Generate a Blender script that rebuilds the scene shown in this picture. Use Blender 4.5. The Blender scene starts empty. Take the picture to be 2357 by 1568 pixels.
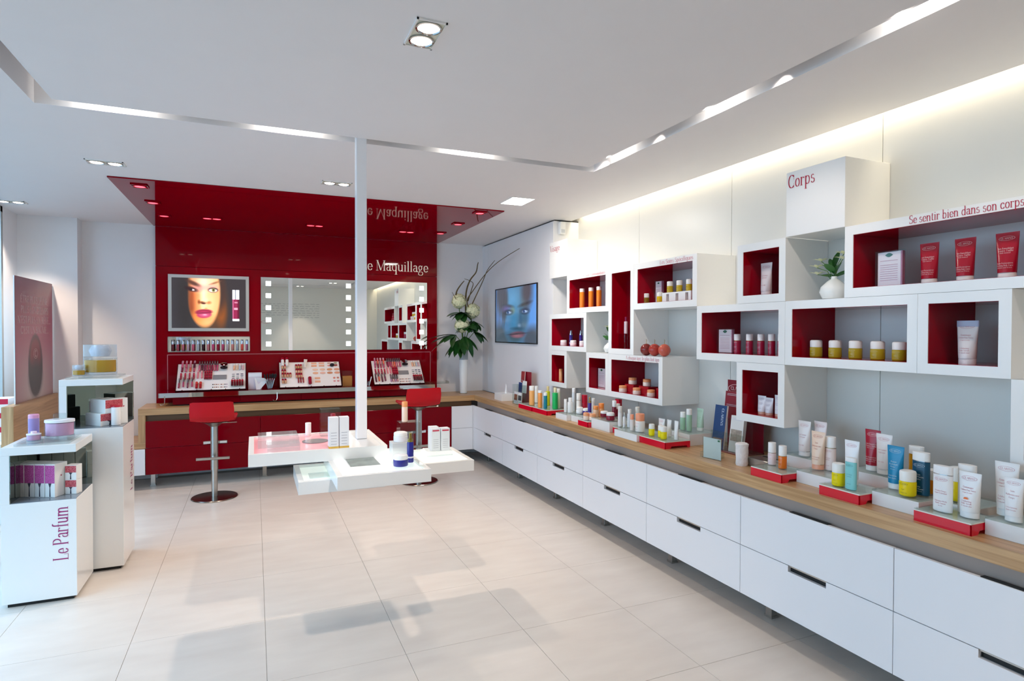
import bpy, math, random
import numpy as np
from mathutils import Matrix, Vector

S = bpy.context.scene
COL = S.collection
random.seed(7)
PI = math.pi

# ------------------------------------------------------------------ camera
cam_data = bpy.data.cameras.new('camera')
cam_data.sensor_fit = 'HORIZONTAL'
cam_data.sensor_width = 36.0
cam_data.lens = 36.0 * 1381.954 / 2357.0
cam_data.clip_start = 0.05
cam = bpy.data.objects.new('camera', cam_data)
COL.objects.link(cam)
YAW, PITCH, ROLL = 0.4053812, -0.01474675, 0.00209704
_f = Vector((math.sin(YAW) * math.cos(PITCH), math.cos(YAW) * math.cos(PITCH), math.sin(PITCH)))
_r0 = Vector((math.cos(YAW), -math.sin(YAW), 0))
_u0 = _r0.cross(_f)
_r = _r0 * math.cos(ROLL) + _u0 * math.sin(ROLL)
_u = _u0 * math.cos(ROLL) - _r0 * math.sin(ROLL)
M = Matrix((_r, _u, -_f)).transposed().to_4x4()
M.translation = Vector((0, 0, 1.5))
cam.matrix_world = M
S.camera = cam

# ------------------------------------------------------------------ world, daylight, exposure
world = bpy.data.worlds.new('sky')
S.world = world
world.use_nodes = True
bg = world.node_tree.nodes['Background']
bg.inputs[0].default_value = (0.65, 0.77, 1.0, 1)
bg.inputs[1].default_value = 3.9

def add_light(name, kind, loc, energy, color=(1, 1, 1), size=0.1, size_y=None, target=None, angle=None, blend=0.4, spread=None, parent=None):
    d = bpy.data.lights.new(name, kind)
    d.energy = energy
    d.color = color
    if kind == 'AREA':
        d.shape = 'RECTANGLE' if size_y else 'SQUARE'
        d.size = size
        if size_y: d.size_y = size_y
        if spread: d.spread = spread
    elif kind == 'SPOT':
        d.spot_size = angle or 1.2
        d.spot_blend = blend
        d.shadow_soft_size = size
    elif kind == 'SUN':
        d.angle = size
    else:
        d.shadow_soft_size = size
    o = bpy.data.objects.new(name, d)
    COL.objects.link(o)
    o.location = loc
    if target is not None:
        dv = Vector(target) - Vector(loc)
        o.rotation_euler = dv.to_track_quat('-Z', 'Y').to_euler()
    return o

# sampling portal in the shop window opening (guides the sky light; adds none)
portal = add_light('window_portal', 'AREA', (-2.02, 3.56, 1.3), 1.0, size=5.9, size_y=2.5, target=(1, 2.4, 1.3))
portal.data.cycles.is_portal = True
portal.rotation_euler = (PI / 2, 0, -PI / 2)

# low soft daylight slanting in through the window
add_light('daylight_sun', 'SUN', (-6, -3, 4), 0.5, (.80, .90, 1.0), .22, target=(-6 + .83, -3 + .56, 4 - .56))

VS = S.view_settings
S.display_settings.display_device = 'sRGB'
VS.view_transform = 'Standard'
VS.look = 'None'
VS.gamma = 1.0
VS.use_curve_mapping = False
VS.exposure = 0.26
S.cycles.use_denoising = True
S.cycles.max_bounces = 10
S.cycles.diffuse_bounces = 5
S.cycles.glossy_bounces = 5
S.cycles.transmission_bounces = 8
S.cycles.transparent_max_bounces = 12
S.cycles.sample_clamp_indirect = 4.0
S.cycles.caustics_reflective = False
S.cycles.caustics_refractive = False
S.cycles.blur_glossy = 0.6

# ------------------------------------------------------------------ materials
def lin(c):
    if isinstance(c, str):
        c = c.lstrip('#')
        c = [int(c[i:i + 2], 16) / 255 for i in (0, 2, 4)]
    return tuple((x / 12.92 if x <= .04045 else ((x + .055) / 1.055) ** 2.4) for x in c)

MATS = {}
def mat(key, color='ffffff', rough=0.4, metal=0.0, emit=None, estr=0.0, trans=0.0, ior=1.45, coat=0.0, alpha=1.0, spec=0.5, noise=0.0, nscale=6.0, bump=0.0):
    """principled material with a little procedural variation of colour / relief"""
    if key in MATS: return MATS[key]
    m = bpy.data.materials.new(key)
    m.use_nodes = True
    nt = m.node_tree
    b = nt.nodes['Principled BSDF']
    c = lin(color) + (1,)
    b.inputs['Base Color'].default_value = c
    b.inputs['Roughness'].default_value = rough
    b.inputs['Metallic'].default_value = metal
    b.inputs['IOR'].default_value = ior
    b.inputs['Transmission Weight'].default_value = trans
    b.inputs['Coat Weight'].default_value = coat
    b.inputs['Alpha'].default_value = alpha
    b.inputs['Specular IOR Level'].default_value = spec
    if emit:
        b.inputs['Emission Color'].default_value = lin(emit) + (1,)
        b.inputs['Emission Strength'].default_value = estr
    if noise or bump:
        tc = nt.nodes.new('ShaderNodeTexCoord')
        n = nt.nodes.new('ShaderNodeTexNoise')
        n.inputs['Scale'].default_value = nscale
        n.inputs['Detail'].default_value = 4
        nt.links.new(tc.outputs['Object'], n.inputs['Vector'])
        if noise:
            r = nt.nodes.new('ShaderNodeMix'); r.data_type = 'RGBA'
            r.inputs[6].default_value = tuple(max(0, x * (1 - noise)) for x in c[:3]) + (1,)
            r.inputs[7].default_value = tuple(min(1, x * (1 + noise)) for x in c[:3]) + (1,)
            nt.links.new(n.outputs['Fac'], r.inputs[0])
            nt.links.new(r.outputs[2], b.inputs['Base Color'])
        if bump:
            bp = nt.nodes.new('ShaderNodeBump')
            bp.inputs['Strength'].default_value = bump
            bp.inputs['Distance'].default_value = 0.01
            nt.links.new(n.outputs['Fac'], bp.inputs['Height'])
            nt.links.new(bp.outputs['Normal'], b.inputs['Normal'])
    MATS[key] = m
    return m

def wood_mat(key, axis):
    if key in MATS: return MATS[key]
    m = bpy.data.materials.new(key); m.use_nodes = True
    nt = m.node_tree; b = nt.nodes['Principled BSDF']
    tc = nt.nodes.new('ShaderNodeTexCoord')
    mp = nt.nodes.new('ShaderNodeMapping')
    sc = [34.0, 34.0, 34.0]; sc[axis] = 1.1
    mp.inputs['Scale'].default_value = sc
    nt.links.new(tc.outputs['Object'], mp.inputs['Vector'])
    n = nt.nodes.new('ShaderNodeTexNoise')
    n.inputs['Scale'].default_value = 1.6; n.inputs['Detail'].default_value = 6; n.inputs['Distortion'].default_value = 0.6
    nt.links.new(mp.outputs[0], n.inputs['Vector'])
    r = nt.nodes.new('ShaderNodeValToRGB')
    r.color_ramp.elements[0].position = 0.3; r.color_ramp.elements[0].color = lin('a37b4e') + (1,)
    r.color_ramp.elements[1].position = 0.72; r.color_ramp.elements[1].color = lin('cfa87a') + (1,)
    nt.links.new(n.outputs['Fac'], r.inputs[0])
    nt.links.new(r.outputs[0], b.inputs['Base Color'])
    b.inputs['Roughness'].default_value = 0.32
    bp = nt.nodes.new('ShaderNodeBump'); bp.inputs['Strength'].default_value = 0.08; bp.inputs['Distance'].default_value = 0.002
    nt.links.new(n.outputs['Fac'], bp.inputs['Height']); nt.links.new(bp.outputs['Normal'], b.inputs['Normal'])
    MATS[key] = m
    return m

def clear_mat(key, color='ffffff', milk=0.0, rough=0.0):
    """thin acrylic / pane: transparent with a fresnel reflection"""
    if key in MATS: return MATS[key]
    m = bpy.data.materials.new(key); m.use_nodes = True
    nt = m.node_tree
    for n in list(nt.nodes): nt.nodes.remove(n)
    out = nt.nodes.new('ShaderNodeOutputMaterial')
    tr = nt.nodes.new('ShaderNodeBsdfTransparent'); tr.inputs[0].default_value = lin(color) + (1,)
    gl = nt.nodes.new('ShaderNodeBsdfGlossy'); gl.inputs['Roughness'].default_value = rough
    lw = nt.nodes.new('ShaderNodeLayerWeight'); lw.inputs['Blend'].default_value = 0.5
    pw = nt.nodes.new('ShaderNodeMath'); pw.operation = 'POWER'; pw.inputs[1].default_value = 4.5
    ml = nt.nodes.new('ShaderNodeMath'); ml.operation = 'MULTIPLY_ADD'; ml.inputs[1].default_value = 0.5; ml.inputs[2].default_value = 0.035
    mx = nt.nodes.new('ShaderNodeMixShader')
    nt.links.new(lw.outputs['Facing'], pw.inputs[0]); nt.links.new(pw.outputs[0], ml.inputs[0]); nt.links.new(ml.outputs[0], mx.inputs[0])
    if milk:
        df = nt.nodes.new('ShaderNodeBsdfDiffuse'); df.inputs[0].default_value = (.9, .92, .92, 1)
        m2 = nt.nodes.new('ShaderNodeMixShader'); m2.inputs[0].default_value = milk
        nt.links.new(tr.outputs[0], m2.inputs[1]); nt.links.new(df.outputs[0], m2.inputs[2]); nt.links.new(m2.outputs[0], mx.inputs[1])
    else:
        nt.links.new(tr.outputs[0], mx.inputs[1])
    nt.links.new(gl.outputs[0], mx.inputs[2]); nt.links.new(mx.outputs[0], out.inputs[0])
    MATS[key] = m
    return m

def print_mat(key, emit=0.0, rough=0.35):
    """printed picture: colour comes from the print's own colour attribute"""
    if key in MATS: return MATS[key]
    m = bpy.data.materials.new(key); m.use_nodes = True
    nt = m.node_tree; b = nt.nodes['Principled BSDF']
    a = nt.nodes.new('ShaderNodeAttribute'); a.attribute_name = 'print'
    nt.links.new(a.outputs['Color'], b.inputs['Base Color'])
    b.inputs['Roughness'].default_value = rough
    if emit:
        nt.links.new(a.outputs['Color'], b.inputs['Emission Color'])
        b.inputs['Emission Strength'].default_value = emit
    MATS[key] = m
    return m

WHITE = mat('white_lacquer', 'eeeeec', 0.16)
WALLW = mat('white_paint', 'e6e6e8', 0.6, noise=0.02)
CEILW = mat('ceiling_paint', 'e4e3e5', 0.75, noise=0.015)
RED = mat('red_glass', '86000f', 0.03, spec=0.16)
REDIN = mat('red_lacquer', '9c0018', 0.08, spec=0.3)
CHROME = mat('chrome', 'd8d8d8', 0.08, metal=1.0)
STEEL = mat('brushed_steel', 'b5b3ae', 0.3, metal=1.0, noise=0.06, nscale=30)
MIRROR = mat('mirror_glass', 'f2f5f2', 0.0, metal=1.0)
BLACK = mat('dark_gap', '121212', 0.5)
CLEAR = clear_mat('clear_acrylic', 'f4f8f7')
WOODX, WOODY, WOODZ = wood_mat('oak_grain_x', 0), wood_mat('oak_grain_y', 1), wood_mat('oak_grain_z', 2)

# ------------------------------------------------------------------ mesh builder
class MB:
    def __init__(s): s.v, s.f, s.sm = [], [], []
    def add(s, vs, fs, smooth=False):
        o = len(s.v); s.v += [tuple(p) for p in vs]
        s.f += [tuple(i + o for i in f) for f in fs]; s.sm += [smooth] * len(fs)
        return s
    def box(s, x0, x1, y0, y1, z0, z1, c=0.0):
        if c > 0:
            c = min(c, (x1 - x0) * .45, (y1 - y0) * .45, (z1 - z0) * .45)
            vs = []; idx = {}
            for ix, x in ((0, x0), (1, x1)):
                for iy, y in ((0, y0), (1, y1)):
                    for iz, z in ((0, z0), (1, z1)):
                        sx, sy, sz = (1 - 2 * ix) * c, (1 - 2 * iy) * c, (1 - 2 * iz) * c
                        idx[(ix, iy, iz)] = len(vs)
                        vs += [(x, y + sy, z + sz), (x + sx, y, z + sz), (x + sx, y + sy, z)]
            I = lambda a, b, d, k: idx[(a, b, d)] + k
            fs = [[I(0,0,0,0), I(0,0,1,0), I(0,1,1,0), I(0,1,0,0)], [I(1,0,0,0), I(1,1,0,0), I(1,1,1,0), I(1,0,1,0)],
                  [I(0,0,0,1), I(1,0,0,1), I(1,0,1,1), I(0,0,1,1)], [I(0,1,0,1), I(0,1,1,1), I(1,1,1,1), I(1,1,0,1)],
                  [I(0,0,0,2), I(0,1,0,2), I(1,1,0,2), I(1,0,0,2)], [I(0,0,1,2), I(1,0,1,2), I(1,1,1,2), I(0,1,1,2)]]
            for a in (0, 1):
                for b in (0, 1):
                    fs.append([I(a,b,0,0), I(a,b,1,0), I(a,b,1,1), I(a,b,0,1)])
                    fs.append([I(a,0,b,0), I(a,1,b,0), I(a,1,b,2), I(a,0,b,2)])
                    fs.append([I(0,a,b,1), I(1,a,b,1), I(1,a,b,2), I(0,a,b,2)])
                    for d in (0, 1): fs.append([I(a,b,d,0), I(a,b,d,1), I(a,b,d,2)])
            return s.add(vs, fs)
        vs = [(x, y, z) for x in (x0, x1) for y in (y0, y1) for z in (z0, z1)]
        return s.add(vs, [(0,1,3,2), (4,6,7,5), (0,4,5,1), (2,3,7,6), (0,2,6,4), (1,5,7,3)])
    def rings(s, rings, cap0=True, cap1=True, smooth=True):
        n = len(rings[0]); vs = [p for r in rings for p in r]; fs = []
        for i in range(len(rings) - 1):
            for j in range(n):
                k = (j + 1) % n
                fs.append((i*n + j, i*n + k, (i+1)*n + k, (i+1)*n + j))
        s.add(vs, fs, smooth)
        o = len(s.v) - len(vs)
        if cap0: s.f.append(tuple(o + j for j in range(n - 1, -1, -1))); s.sm.append(False)
        if cap1: s.f.append(tuple(o + (len(rings)-1)*n + j for j in range(n))); s.sm.append(False)
        return s
    def lathe(s, prof, n=20, c=(0, 0), sx=1.0, sy=1.0, ex=2.0):
        R = []
        for r, z in prof:
            ring = []
            for j in range(n):
                a = 2 * PI * j / n
                ca, sa = math.cos(a), math.sin(a)
                if ex != 2.0:
                    ca = math.copysign(abs(ca) ** (2 / ex), ca); sa = math.copysign(abs(sa) ** (2 / ex), sa)
                ring.append((c[0] + r * sx * ca, c[1] + r * sy * sa, z))
            R.append(ring)
        return s.rings(R)
    def tube(s, pts, r, n=8):
        pts = [Vector(p) for p in pts]; R = []
        rr = r if isinstance(r, (list, tuple)) else [r] * len(pts)
        up = Vector((0, 0, 1)); prev = None
        for i, p in enumerate(pts):
            t = (pts[min(i+1, len(pts)-1)] - pts[max(i-1, 0)]).normalized()
            if prev is None:
                a = t.cross(up) if abs(t.z) < .95 else t.cross(Vector((1, 0, 0)))
            else:
                a = prev - t * prev.dot(t)
            a.normalize(); prev = a; b = t.cross(a)
            R.append([tuple(p + (a * math.cos(2*PI*j/n) + b * math.sin(2*PI*j/n)) * rr[i]) for j in range(n)])
        return s.rings(R)
    def prism(s, poly, axis, a0, a1):
        """extrude a 2-D polygon along an axis (0,1,2); poly in the other two axes in order"""
        def P(u, v, w):
            q = [u, v]; q.insert(axis, w); return tuple(q)
        n = len(poly)
        vs = [P(u, v, a0) for u, v in poly] + [P(u, v, a1) for u, v in poly]
        fs = [tuple(range(n)), tuple(range(2*n - 1, n - 1, -1))]
        fs += [(i, n + i, n + (i+1) % n, (i+1) % n) for i in range(n)]
        return s.add(vs, fs)
    def xf(s, m):
        s.v = [tuple(m @ Vector(p)) for p in s.v]; return s
    def mesh(s, name, m):
        me = bpy.data.meshes.new(name)
        me.from_pydata(s.v, [], s.f)
        me.polygons.foreach_set('use_smooth', s.sm)
        import bmesh as _b
        bm = _b.new(); bm.from_mesh(me); _b.ops.recalc_face_normals(bm, faces=bm.faces); bm.to_mesh(me); bm.free()
        if any(s.sm): me.set_sharp_from_angle(angle=0.7)
        if m: me.materials.append(m)
        me.update()
        return me

def obj(name, mb, m=None, parent=None, loc=None, rot=None):
    me = mb.mesh(name, m) if isinstance(mb, MB) else mb
    o = bpy.data.objects.new(name, me); COL.objects.link(o)
    if parent is not None: o.parent = parent
    if loc is not None: o.location = loc
    if rot is not None: o.rotation_euler = rot
    return o
def tag(o, label=None, cat=None, group=None, kind=None):
    if label: o['label'] = label
    if cat: o['category'] = cat
    if group: o['group'] = group
    if kind: o['kind'] = kind
    return o
def thing(name, label, cat, loc=(0, 0, 0), rotz=0.0, group=None):
    o = bpy.data.objects.new(name, None); COL.objects.link(o)
    o.empty_display_size = 0.05
    o.location = loc; o.rotation_euler = (0, 0, rotz)
    return tag(o, label, cat, group)
def struct(name, mb, m=None, label=None):
    o = obj(name, mb, m); o['kind'] = 'structure'
    if label: o['label'] = label
    return o
def copy_tree(o, parent=None):
    c = o.copy(); COL.objects.link(c); c.parent = parent
    for ch in list(o.children): copy_tree(ch, c)
    return c

# ------------------------------------------------------------------ lettering (drawn strokes, wide vertical / hairline horizontal nib)
def arc(cx, cy, rx, ry, a0, a1, n=9):
    return [(cx + rx * math.cos(math.radians(a0 + (a1 - a0) * i / n)), cy + ry * math.sin(math.radians(a0 + (a1 - a0) * i / n))) for i in range(n + 1)]
def _V(x, y0, y1, w=1.0, s0=True, s1=True, sw=.09):
    r = [([(x, y0), (x, y1)], w)]
    if s0: r.append(([(x - sw, y0), (x + sw, y0)], .12))
    if s1: r.append(([(x - sw, y1), (x + sw, y1)], .12))
    return r
def _H(x0, x1, y): return [([(x0, y), (x1, y)], .12)]
def _l1(x): return _V(x, 0, .72, s1=False) + _H(x - .09, x, .71)
GL = {
 'a': (.44, [(arc(.2, .33, .12, .12, 160, 0, 6) + [(.33, .07), (.37, .0), (.43, .03)], 1), (arc(.19, .13, .13, .125, 80, 370, 10), .7)]),
 'b': (.50, [([(.1, 0), (.1, .72)], 1), (arc(.25, .225, .17, .225, -180, 180, 14), .75)] + _H(.01, .1, .71)),
 'c': (.42, [(arc(.23, .225, .17, .225, 40, 330, 12), .85), ([(.35, .35), (.35, .34)], 1)]),
 'd': (.50, [([(.39, .0), (.39, .72)], 1), (arc(.24, .225, .17, .225, 0, 360, 14), .75)] + _H(.3, .39, .71) + _H(.39, .47, 0)),
 'e': (.42, [(arc(.22, .225, .17, .225, 0, 325, 13), .85)] + _H(.06, .39, .225)),
 'f': (.30, [([(.13, 0), (.13, .58)] + arc(.23, .58, .1, .15, 180, 60, 5), .95)] + _H(.03, .25, .45) + _H(.04, .24, 0)),
 'g': (.46, [(arc(.2, .29, .13, .16, 0, 360, 12), .75), ([(.2, .13), (.1, .08), (.13, .02), (.3, .01)] + arc(.28, -.11, .14, .12, 70, -90, 6) + arc(.18, -.11, .15, .12, -90, -270, 7), .5), ([(.3, .4), (.4, .44)], .4)]),
 'h': (.52, [([(.1, 0), (.1, .72)], 1), (arc(.25, .3, .15, .15, 180, 0, 7) + [(.4, 0)], 1)] + _H(.01, .1, .71) + _H(.01, .19, 0) + _H(.31, .49, 0)),
 'i': (.25, [([(.12, 0), (.12, .45)], 1), ([(.12, .6), (.12, .63)], 1)] + _H(.03, .12, .44) + _H(.03, .21, 0)),
 'j': (.25, [([(.14, .45), (.14, -.1)] + arc(.04, -.1, .1, .12, 0, -120, 4), .9), ([(.14, .6), (.14, .63)], 1)] + _H(.05, .14, .44)),
 'k': (.48, [([(.1, 0), (.1, .72)], 1), ([(.1, .16), (.38, .45)], .25), ([(.2, .26), (.4, 0)], .9)] + _H(.01, .19, 0) + _H(.3, .48, 0) + _H(.28, .46, .44)),
 'l': (.25, [([(.12, 0), (.12, .72)], 1)] + _H(.03, .12, .71) + _H(.03, .21, 0)),
 'm': (.78, [([(.1, 0), (.1, .45)], 1), (arc(.24, .3, .14, .15, 180, 0, 7) + [(.38, 0)], 1), (arc(.52, .3, .14, .15, 180, 0, 7) + [(.66, 0)], 1)] + _H(.01, .1, .44) + _H(.01, .19, 0) + _H(.3, .46, 0) + _H(.58, .75, 0)),
 'n': (.52, [([(.1, 0), (.1, .45)], 1), (arc(.25, .3, .15, .15, 180, 0, 7) + [(.4, 0)], 1)] + _H(.01, .1, .44) + _H(.01, .19, 0) + _H(.31, .49, 0)),
 'o': (.46, [(arc(.23, .225, .17, .225, 0, 360, 14), .85)]),
 'p': (.50, [([(.1, -.24), (.1, .45)], 1), (arc(.25, .225, .17, .225, -180, 180, 14), .75)] + _H(.01, .1, .44) + _H(.01, .2, -.24)),
 'q': (.50, [([(.39, -.24), (.39, .45)], 1), (arc(.24, .225, .17, .225, 0, 360, 14), .75)] + _H(.29, .49, -.24)),
 'r': (.37, [([(.1, 0), (.1, .45)], 1), (arc(.24, .31, .14, .13, 170, 50, 5), .5), ([(.32, .38), (.32, .4)], 1)] + _H(.01, .1, .44) + _H(.01, .2, 0)),
 's': (.37, [(arc(.18, .335, .11, .11, 40, 240, 8) + arc(.19, .12, .13, .12, 70, -160, 9), .65)]),
 't': (.31, [([(.13, .58), (.13, .1)] + arc(.21, .1, .08, .1, 180, 310, 5), .9)] + _H(.03, .26, .44)),
 'u': (.52, [([(.1, .45), (.1, .14)] + arc(.23, .14, .13, .14, 180, 330, 6), 1), ([(.4, .45), (.4, 0)], 1)] + _H(.01, .1, .44) + _H(.31, .4, .44) + _H(.4, .48, 0)),
 'v': (.46, [([(.08, .45), (.24, 0)], .9), ([(.24, 0), (.39, .45)], .2)] + _H(0, .18, .44) + _H(.31, .46, .44)),
 'w': (.66, [([(.08, .45), (.2, 0)], .9), ([(.2, 0), (.33, .45)], .2), ([(.33, .45), (.45, 0)], .9), ([(.45, 0), (.58, .45)], .2)] + _H(0, .18, .44) + _H(.5, .66, .44)),
 'x': (.46, [([(.06, .45), (.38, 0)], .9), ([(.06, 0), (.38, .45)], .2)] + _H(0, .16, .44) + _H(.3, .46, 0)),
 'y': (.46, [([(.08, .45), (.24, 0)], .9), ([(.39, .45), (.2, -.16), (.1, -.2)], .2)] + _H(0, .18, .44) + _H(.31, .46, .44)),
 'z': (.42, [([(.06, .44), (.36, .44)], .12), ([(.35, .44), (.07, .01)], .8), ([(.06, 0), (.36, 0)], .12)]),
 'A': (.68, [([(.06, 0), (.33, .7)], .2), ([(.33, .7), (.6, 0)], 1)] + _H(.17, .5, .23) + _H(0, .14, 0) + _H(.48, .68, 0)),
 'B': (.60, _V(.12, 0, .7) + [(arc(.24, .53, .2, .17, 90, -90, 8), .8), (arc(.26, .18, .24, .18, 90, -90, 8), .8)] + _H(.12, .26, .7) + _H(.12, .26, .36) + _H(.12, .28, 0)),
 'C': (.62, [(arc(.34, .35, .27, .36, 45, 315, 14), .95), ([(.54, .45), (.54, .7)], .15), ([(.54, .0), (.54, .22)], .15)]),
 'D': (.68, _V(.12, 0, .7) + [(arc(.24, .35, .36, .35, 90, -90, 12), .9)] + _H(.12, .26, .7) + _H(.12, .26, 0)),
 'E': (.58, _V(.12, 0, .7) + _H(.12, .5, .7) + _H(.12, .4, .36) + _H(.12, .52, 0) + [([(.5, .7), (.5, .55)], .15), ([(.52, 0), (.52, .17)], .15), ([(.4, .27), (.4, .45)], .15)]),
 'F': (.54, _V(.12, 0, .7) + _H(.12, .48, .7) + _H(.12, .38, .36) + [([(.48, .7), (.48, .55)], .15)]),
 'G': (.68, [(arc(.34, .35, .27, .36, 45, 315, 14), .95), ([(.56, .05), (.56, .3)], .95), ([(.54, .5), (.54, .7)], .15)] + _H(.46, .66, .3)),
 'H': (.72, _V(.13, 0, .7) + _V(.58, 0, .7) + _H(.13, .58, .36)),
 'I': (.30, _V(.15, 0, .7)),
 'J': (.44, [([(.28, .7), (.28, .1)] + arc(.16, .1, .12, .14, 0, -150, 6), .95)] + _H(.18, .38, .7)),
 'L': (.54, _V(.12, 0, .7) + _H(.12, .5, 0) + [([(.5, 0), (.5, .18)], .15)]),
 'M': (.86, _V(.12, 0, .7, .2) + [([(.13, .7), (.42, .02)], .95), ([(.42, .02), (.72, .7)], .2)] + _V(.72, 0, .7)),
 'N': (.70, _V(.12, 0, .7, .2) + [([(.13, .7), (.57, .0)], .95)] + _V(.57, 0, .7, .2)),
 'O': (.70, [(arc(.35, .35, .28, .36, 0, 360, 18), .95)]),
 'P': (.56, _V(.12, 0, .7) + [(arc(.24, .52, .24, .18, 90, -90, 9), .9)] + _H(.12, .26, .7) + _H(.12, .26, .34)),
 'R': (.64, _V(.12, 0, .7) + [(arc(.24, .53, .22, .17, 90, -90, 9), .9), ([(.3, .36), (.46, .2), (.5, .02), (.6, .02)], .8)] + _H(.12, .26, .7) + _H(.12, .28, .36)),
 'S': (.50, [(arc(.24, .53, .16, .17, 40, 250, 9) + arc(.25, .18, .19, .18, 75, -150, 10), .8), ([(.42, .5), (.42, .68)], .15), ([(.06, .02), (.06, .2)], .15)]),
 'T': (.58, _V(.29, 0, .7, s1=False) + _H(.03, .55, .7) + [([(.03, .7), (.03, .54)], .15), ([(.55, .7), (.55, .54)], .15)]),
 'U': (.68, [([(.14, .7), (.14, .24)] + arc(.34, .24, .2, .24, 180, 270, 6), 1), (arc(.34, .24, .22, .24, 270, 360, 6) + [(.56, .7)], .25)] + _H(.04, .24, .7) + _H(.48, .64, .7)),
 'V': (.66, [([(.1, .7), (.34, 0)], 1), ([(.34, 0), (.56, .7)], .2)] + _H(0, .2, .7) + _H(.48, .66, .7)),
 'W': (.9, [([(.1, .7), (.28, 0)], 1), ([(.28, 0), (.45, .7)], .2), ([(.45, .7), (.62, 0)], 1), ([(.62, 0), (.8, .7)], .2)] + _H(0, .2, .7) + _H(.72, .9, .7)),
 ',': (.2, [([(.1, .02), (.08, -.1)], .7)]), '.': (.2, [([(.1, .0), (.1, .04)], 1)]), "'": (.2, [([(.1, .55), (.1, .7)], .7)]), '-': (.3, [([(.05, .22), (.25, .22)], .3)]),
 '"': (.28, [([(.08, .58), (.08, .7)], .4), ([(.18, .58), (.18, .7)], .4)]), '1': (.4, _V(.2, 0, .65)), '0': (.46, [(arc(.23, .33, .17, .33, 0, 360, 14), .85)]),
}
for base, acc, new in (('e', 'ac', 'é'), ('a', 'ci', 'â'), ('E', 'ci', 'Ê')):
    ad, st = GL[base]; dy = .0 if base.islower() else .22; cx = ad * .5
    st = list(st) + ([([(cx - .03, .56 + dy), (cx + .08, .68 + dy)], .4)] if acc == 'ac' else [([(cx - .09, .55 + dy), (cx, .66 + dy), (cx + .09, .55 + dy)], .3)])
    GL[new] = (ad, st)

def text_polys(txt, size, bold=1.0, track=0.02, align='l'):
    """list of 2-D convex polygons and the width of a line of text; cap height = 0.7*size"""
    T, t = .046 * bold, .0105 * bold
    P = []; x = 0.0
    for ch in txt:
        if ch not in GL:
            x += .26; continue
        ad, strokes = GL[ch]
        for pts, w in strokes:
            Tw = max(T * w, t)
            for (ax, ay), (bx, by) in zip(pts[:-1], pts[1:]):
                if bx < ax: ax, ay, bx, by = bx, by, ax, ay
                if by >= ay: q = [(ax-Tw, ay-t), (ax+Tw, ay-t), (bx+Tw, by-t), (bx+Tw, by+t), (bx-Tw, by+t), (ax-Tw, ay+t)]
                else: q = [(ax-Tw, ay-t), (bx-Tw, by-t), (bx+Tw, by-t), (bx+Tw, by+t), (ax+Tw, ay+t), (ax-Tw, ay+t)]
                P.append([(x + u, v) for u, v in q])
        x += ad + track
    off = {'l': 0, 'c': -x / 2, 'r': -x}[align]
    return [[((u + off) * size, v * size) for u, v in q] for q in P], x * size
def oval_polys(cx, cy, rx, ry, w, n=28):
    P = []
    for i in range(n):
        a, b = 2*PI*i/n, 2*PI*(i+1)/n
        P.append([(cx + rx*math.cos(a), cy + ry*math.sin(a)), (cx + rx*math.cos(b), cy + ry*math.sin(b)), (cx + (rx-w)*math.cos(b), cy + (ry-w*.6)*math.sin(b)), (cx + (rx-w)*math.cos(a), cy + (ry-w*.6)*math.sin(a))])
    return P
def polys_mb(P, fn, flip=False):
    """polygons mapped through fn(u,v)->xyz into a mesh"""
    mb = MB()
    a, b, c = (Vector(fn(*q)) for q in ((0, 0), (1e-3, 0), (0, 1e-3)))
    nrm = (b - a).cross(c - a).normalized()
    for i, q in enumerate(P):
        d = nrm * (i % 24) * 1.2e-5                    # overlapping strokes never lie in exactly one plane
        mb.v += [tuple(Vector(fn(u, v)) + d) for u, v in q]
        n = len(mb.v); k = len(q)
        ids = tuple(range(n - k, n))
        mb.f.append(ids[::-1] if flip else ids); mb.sm.append(False)
    return mb
def flat_mesh(name, mb, m):
    me = bpy.data.meshes.new(name); me.from_pydata(mb.v, [], mb.f); me.materials.append(m); me.update(); return me

def painted(name, w, h, nx, ny, fn, m):
    """flat print: a grid in local x (0..w) and z (0..h, v counted from the top) whose colour attribute is drawn by fn(U,V)->rgb sRGB"""
    U, V = np.meshgrid(np.linspace(0, 1, nx + 1), np.linspace(0, 1, ny + 1))
    C = np.clip(fn(U, V), 0, 1)
    C = np.where(C <= .04045, C / 12.92, ((C + .055) / 1.055) ** 2.4)
    verts = np.stack([U * w, np.zeros_like(U), (1 - V) * h], -1).reshape(-1, 3)
    i = np.arange(ny)[:, None] * (nx + 1) + np.arange(nx)[None, :]
    faces = np.stack([i, i + nx + 1, i + nx + 2, i + 1], -1).reshape(-1, 4)
    me = bpy.data.meshes.new(name); me.from_pydata(verts.tolist(), [], faces.tolist())
    at = me.color_attributes.new('print', 'FLOAT_COLOR', 'POINT')
    at.data.foreach_set('color', np.concatenate([C.reshape(-1, 3), np.ones((C.shape[0]*C.shape[1], 1))], 1).ravel())
    me.materials.append(m); me.update()
    return me
def ell(U, V, cx, cy, rx, ry, soft=.15, rot=0.0):
    c, s = math.cos(rot), math.sin(rot)
    x, y = (U - cx) * c + (V - cy) * s, -(U - cx) * s + (V - cy) * c
    d = np.sqrt((x / rx) ** 2 + (y / ry) ** 2)
    return np.clip((1 + soft - d) / (2 * soft), 0, 1)[..., None]
def mixc(C, col, m): return C * (1 - m) + np.array([int(col[i:i+2], 16) / 255 for i in (0, 2, 4)]) * m

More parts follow.
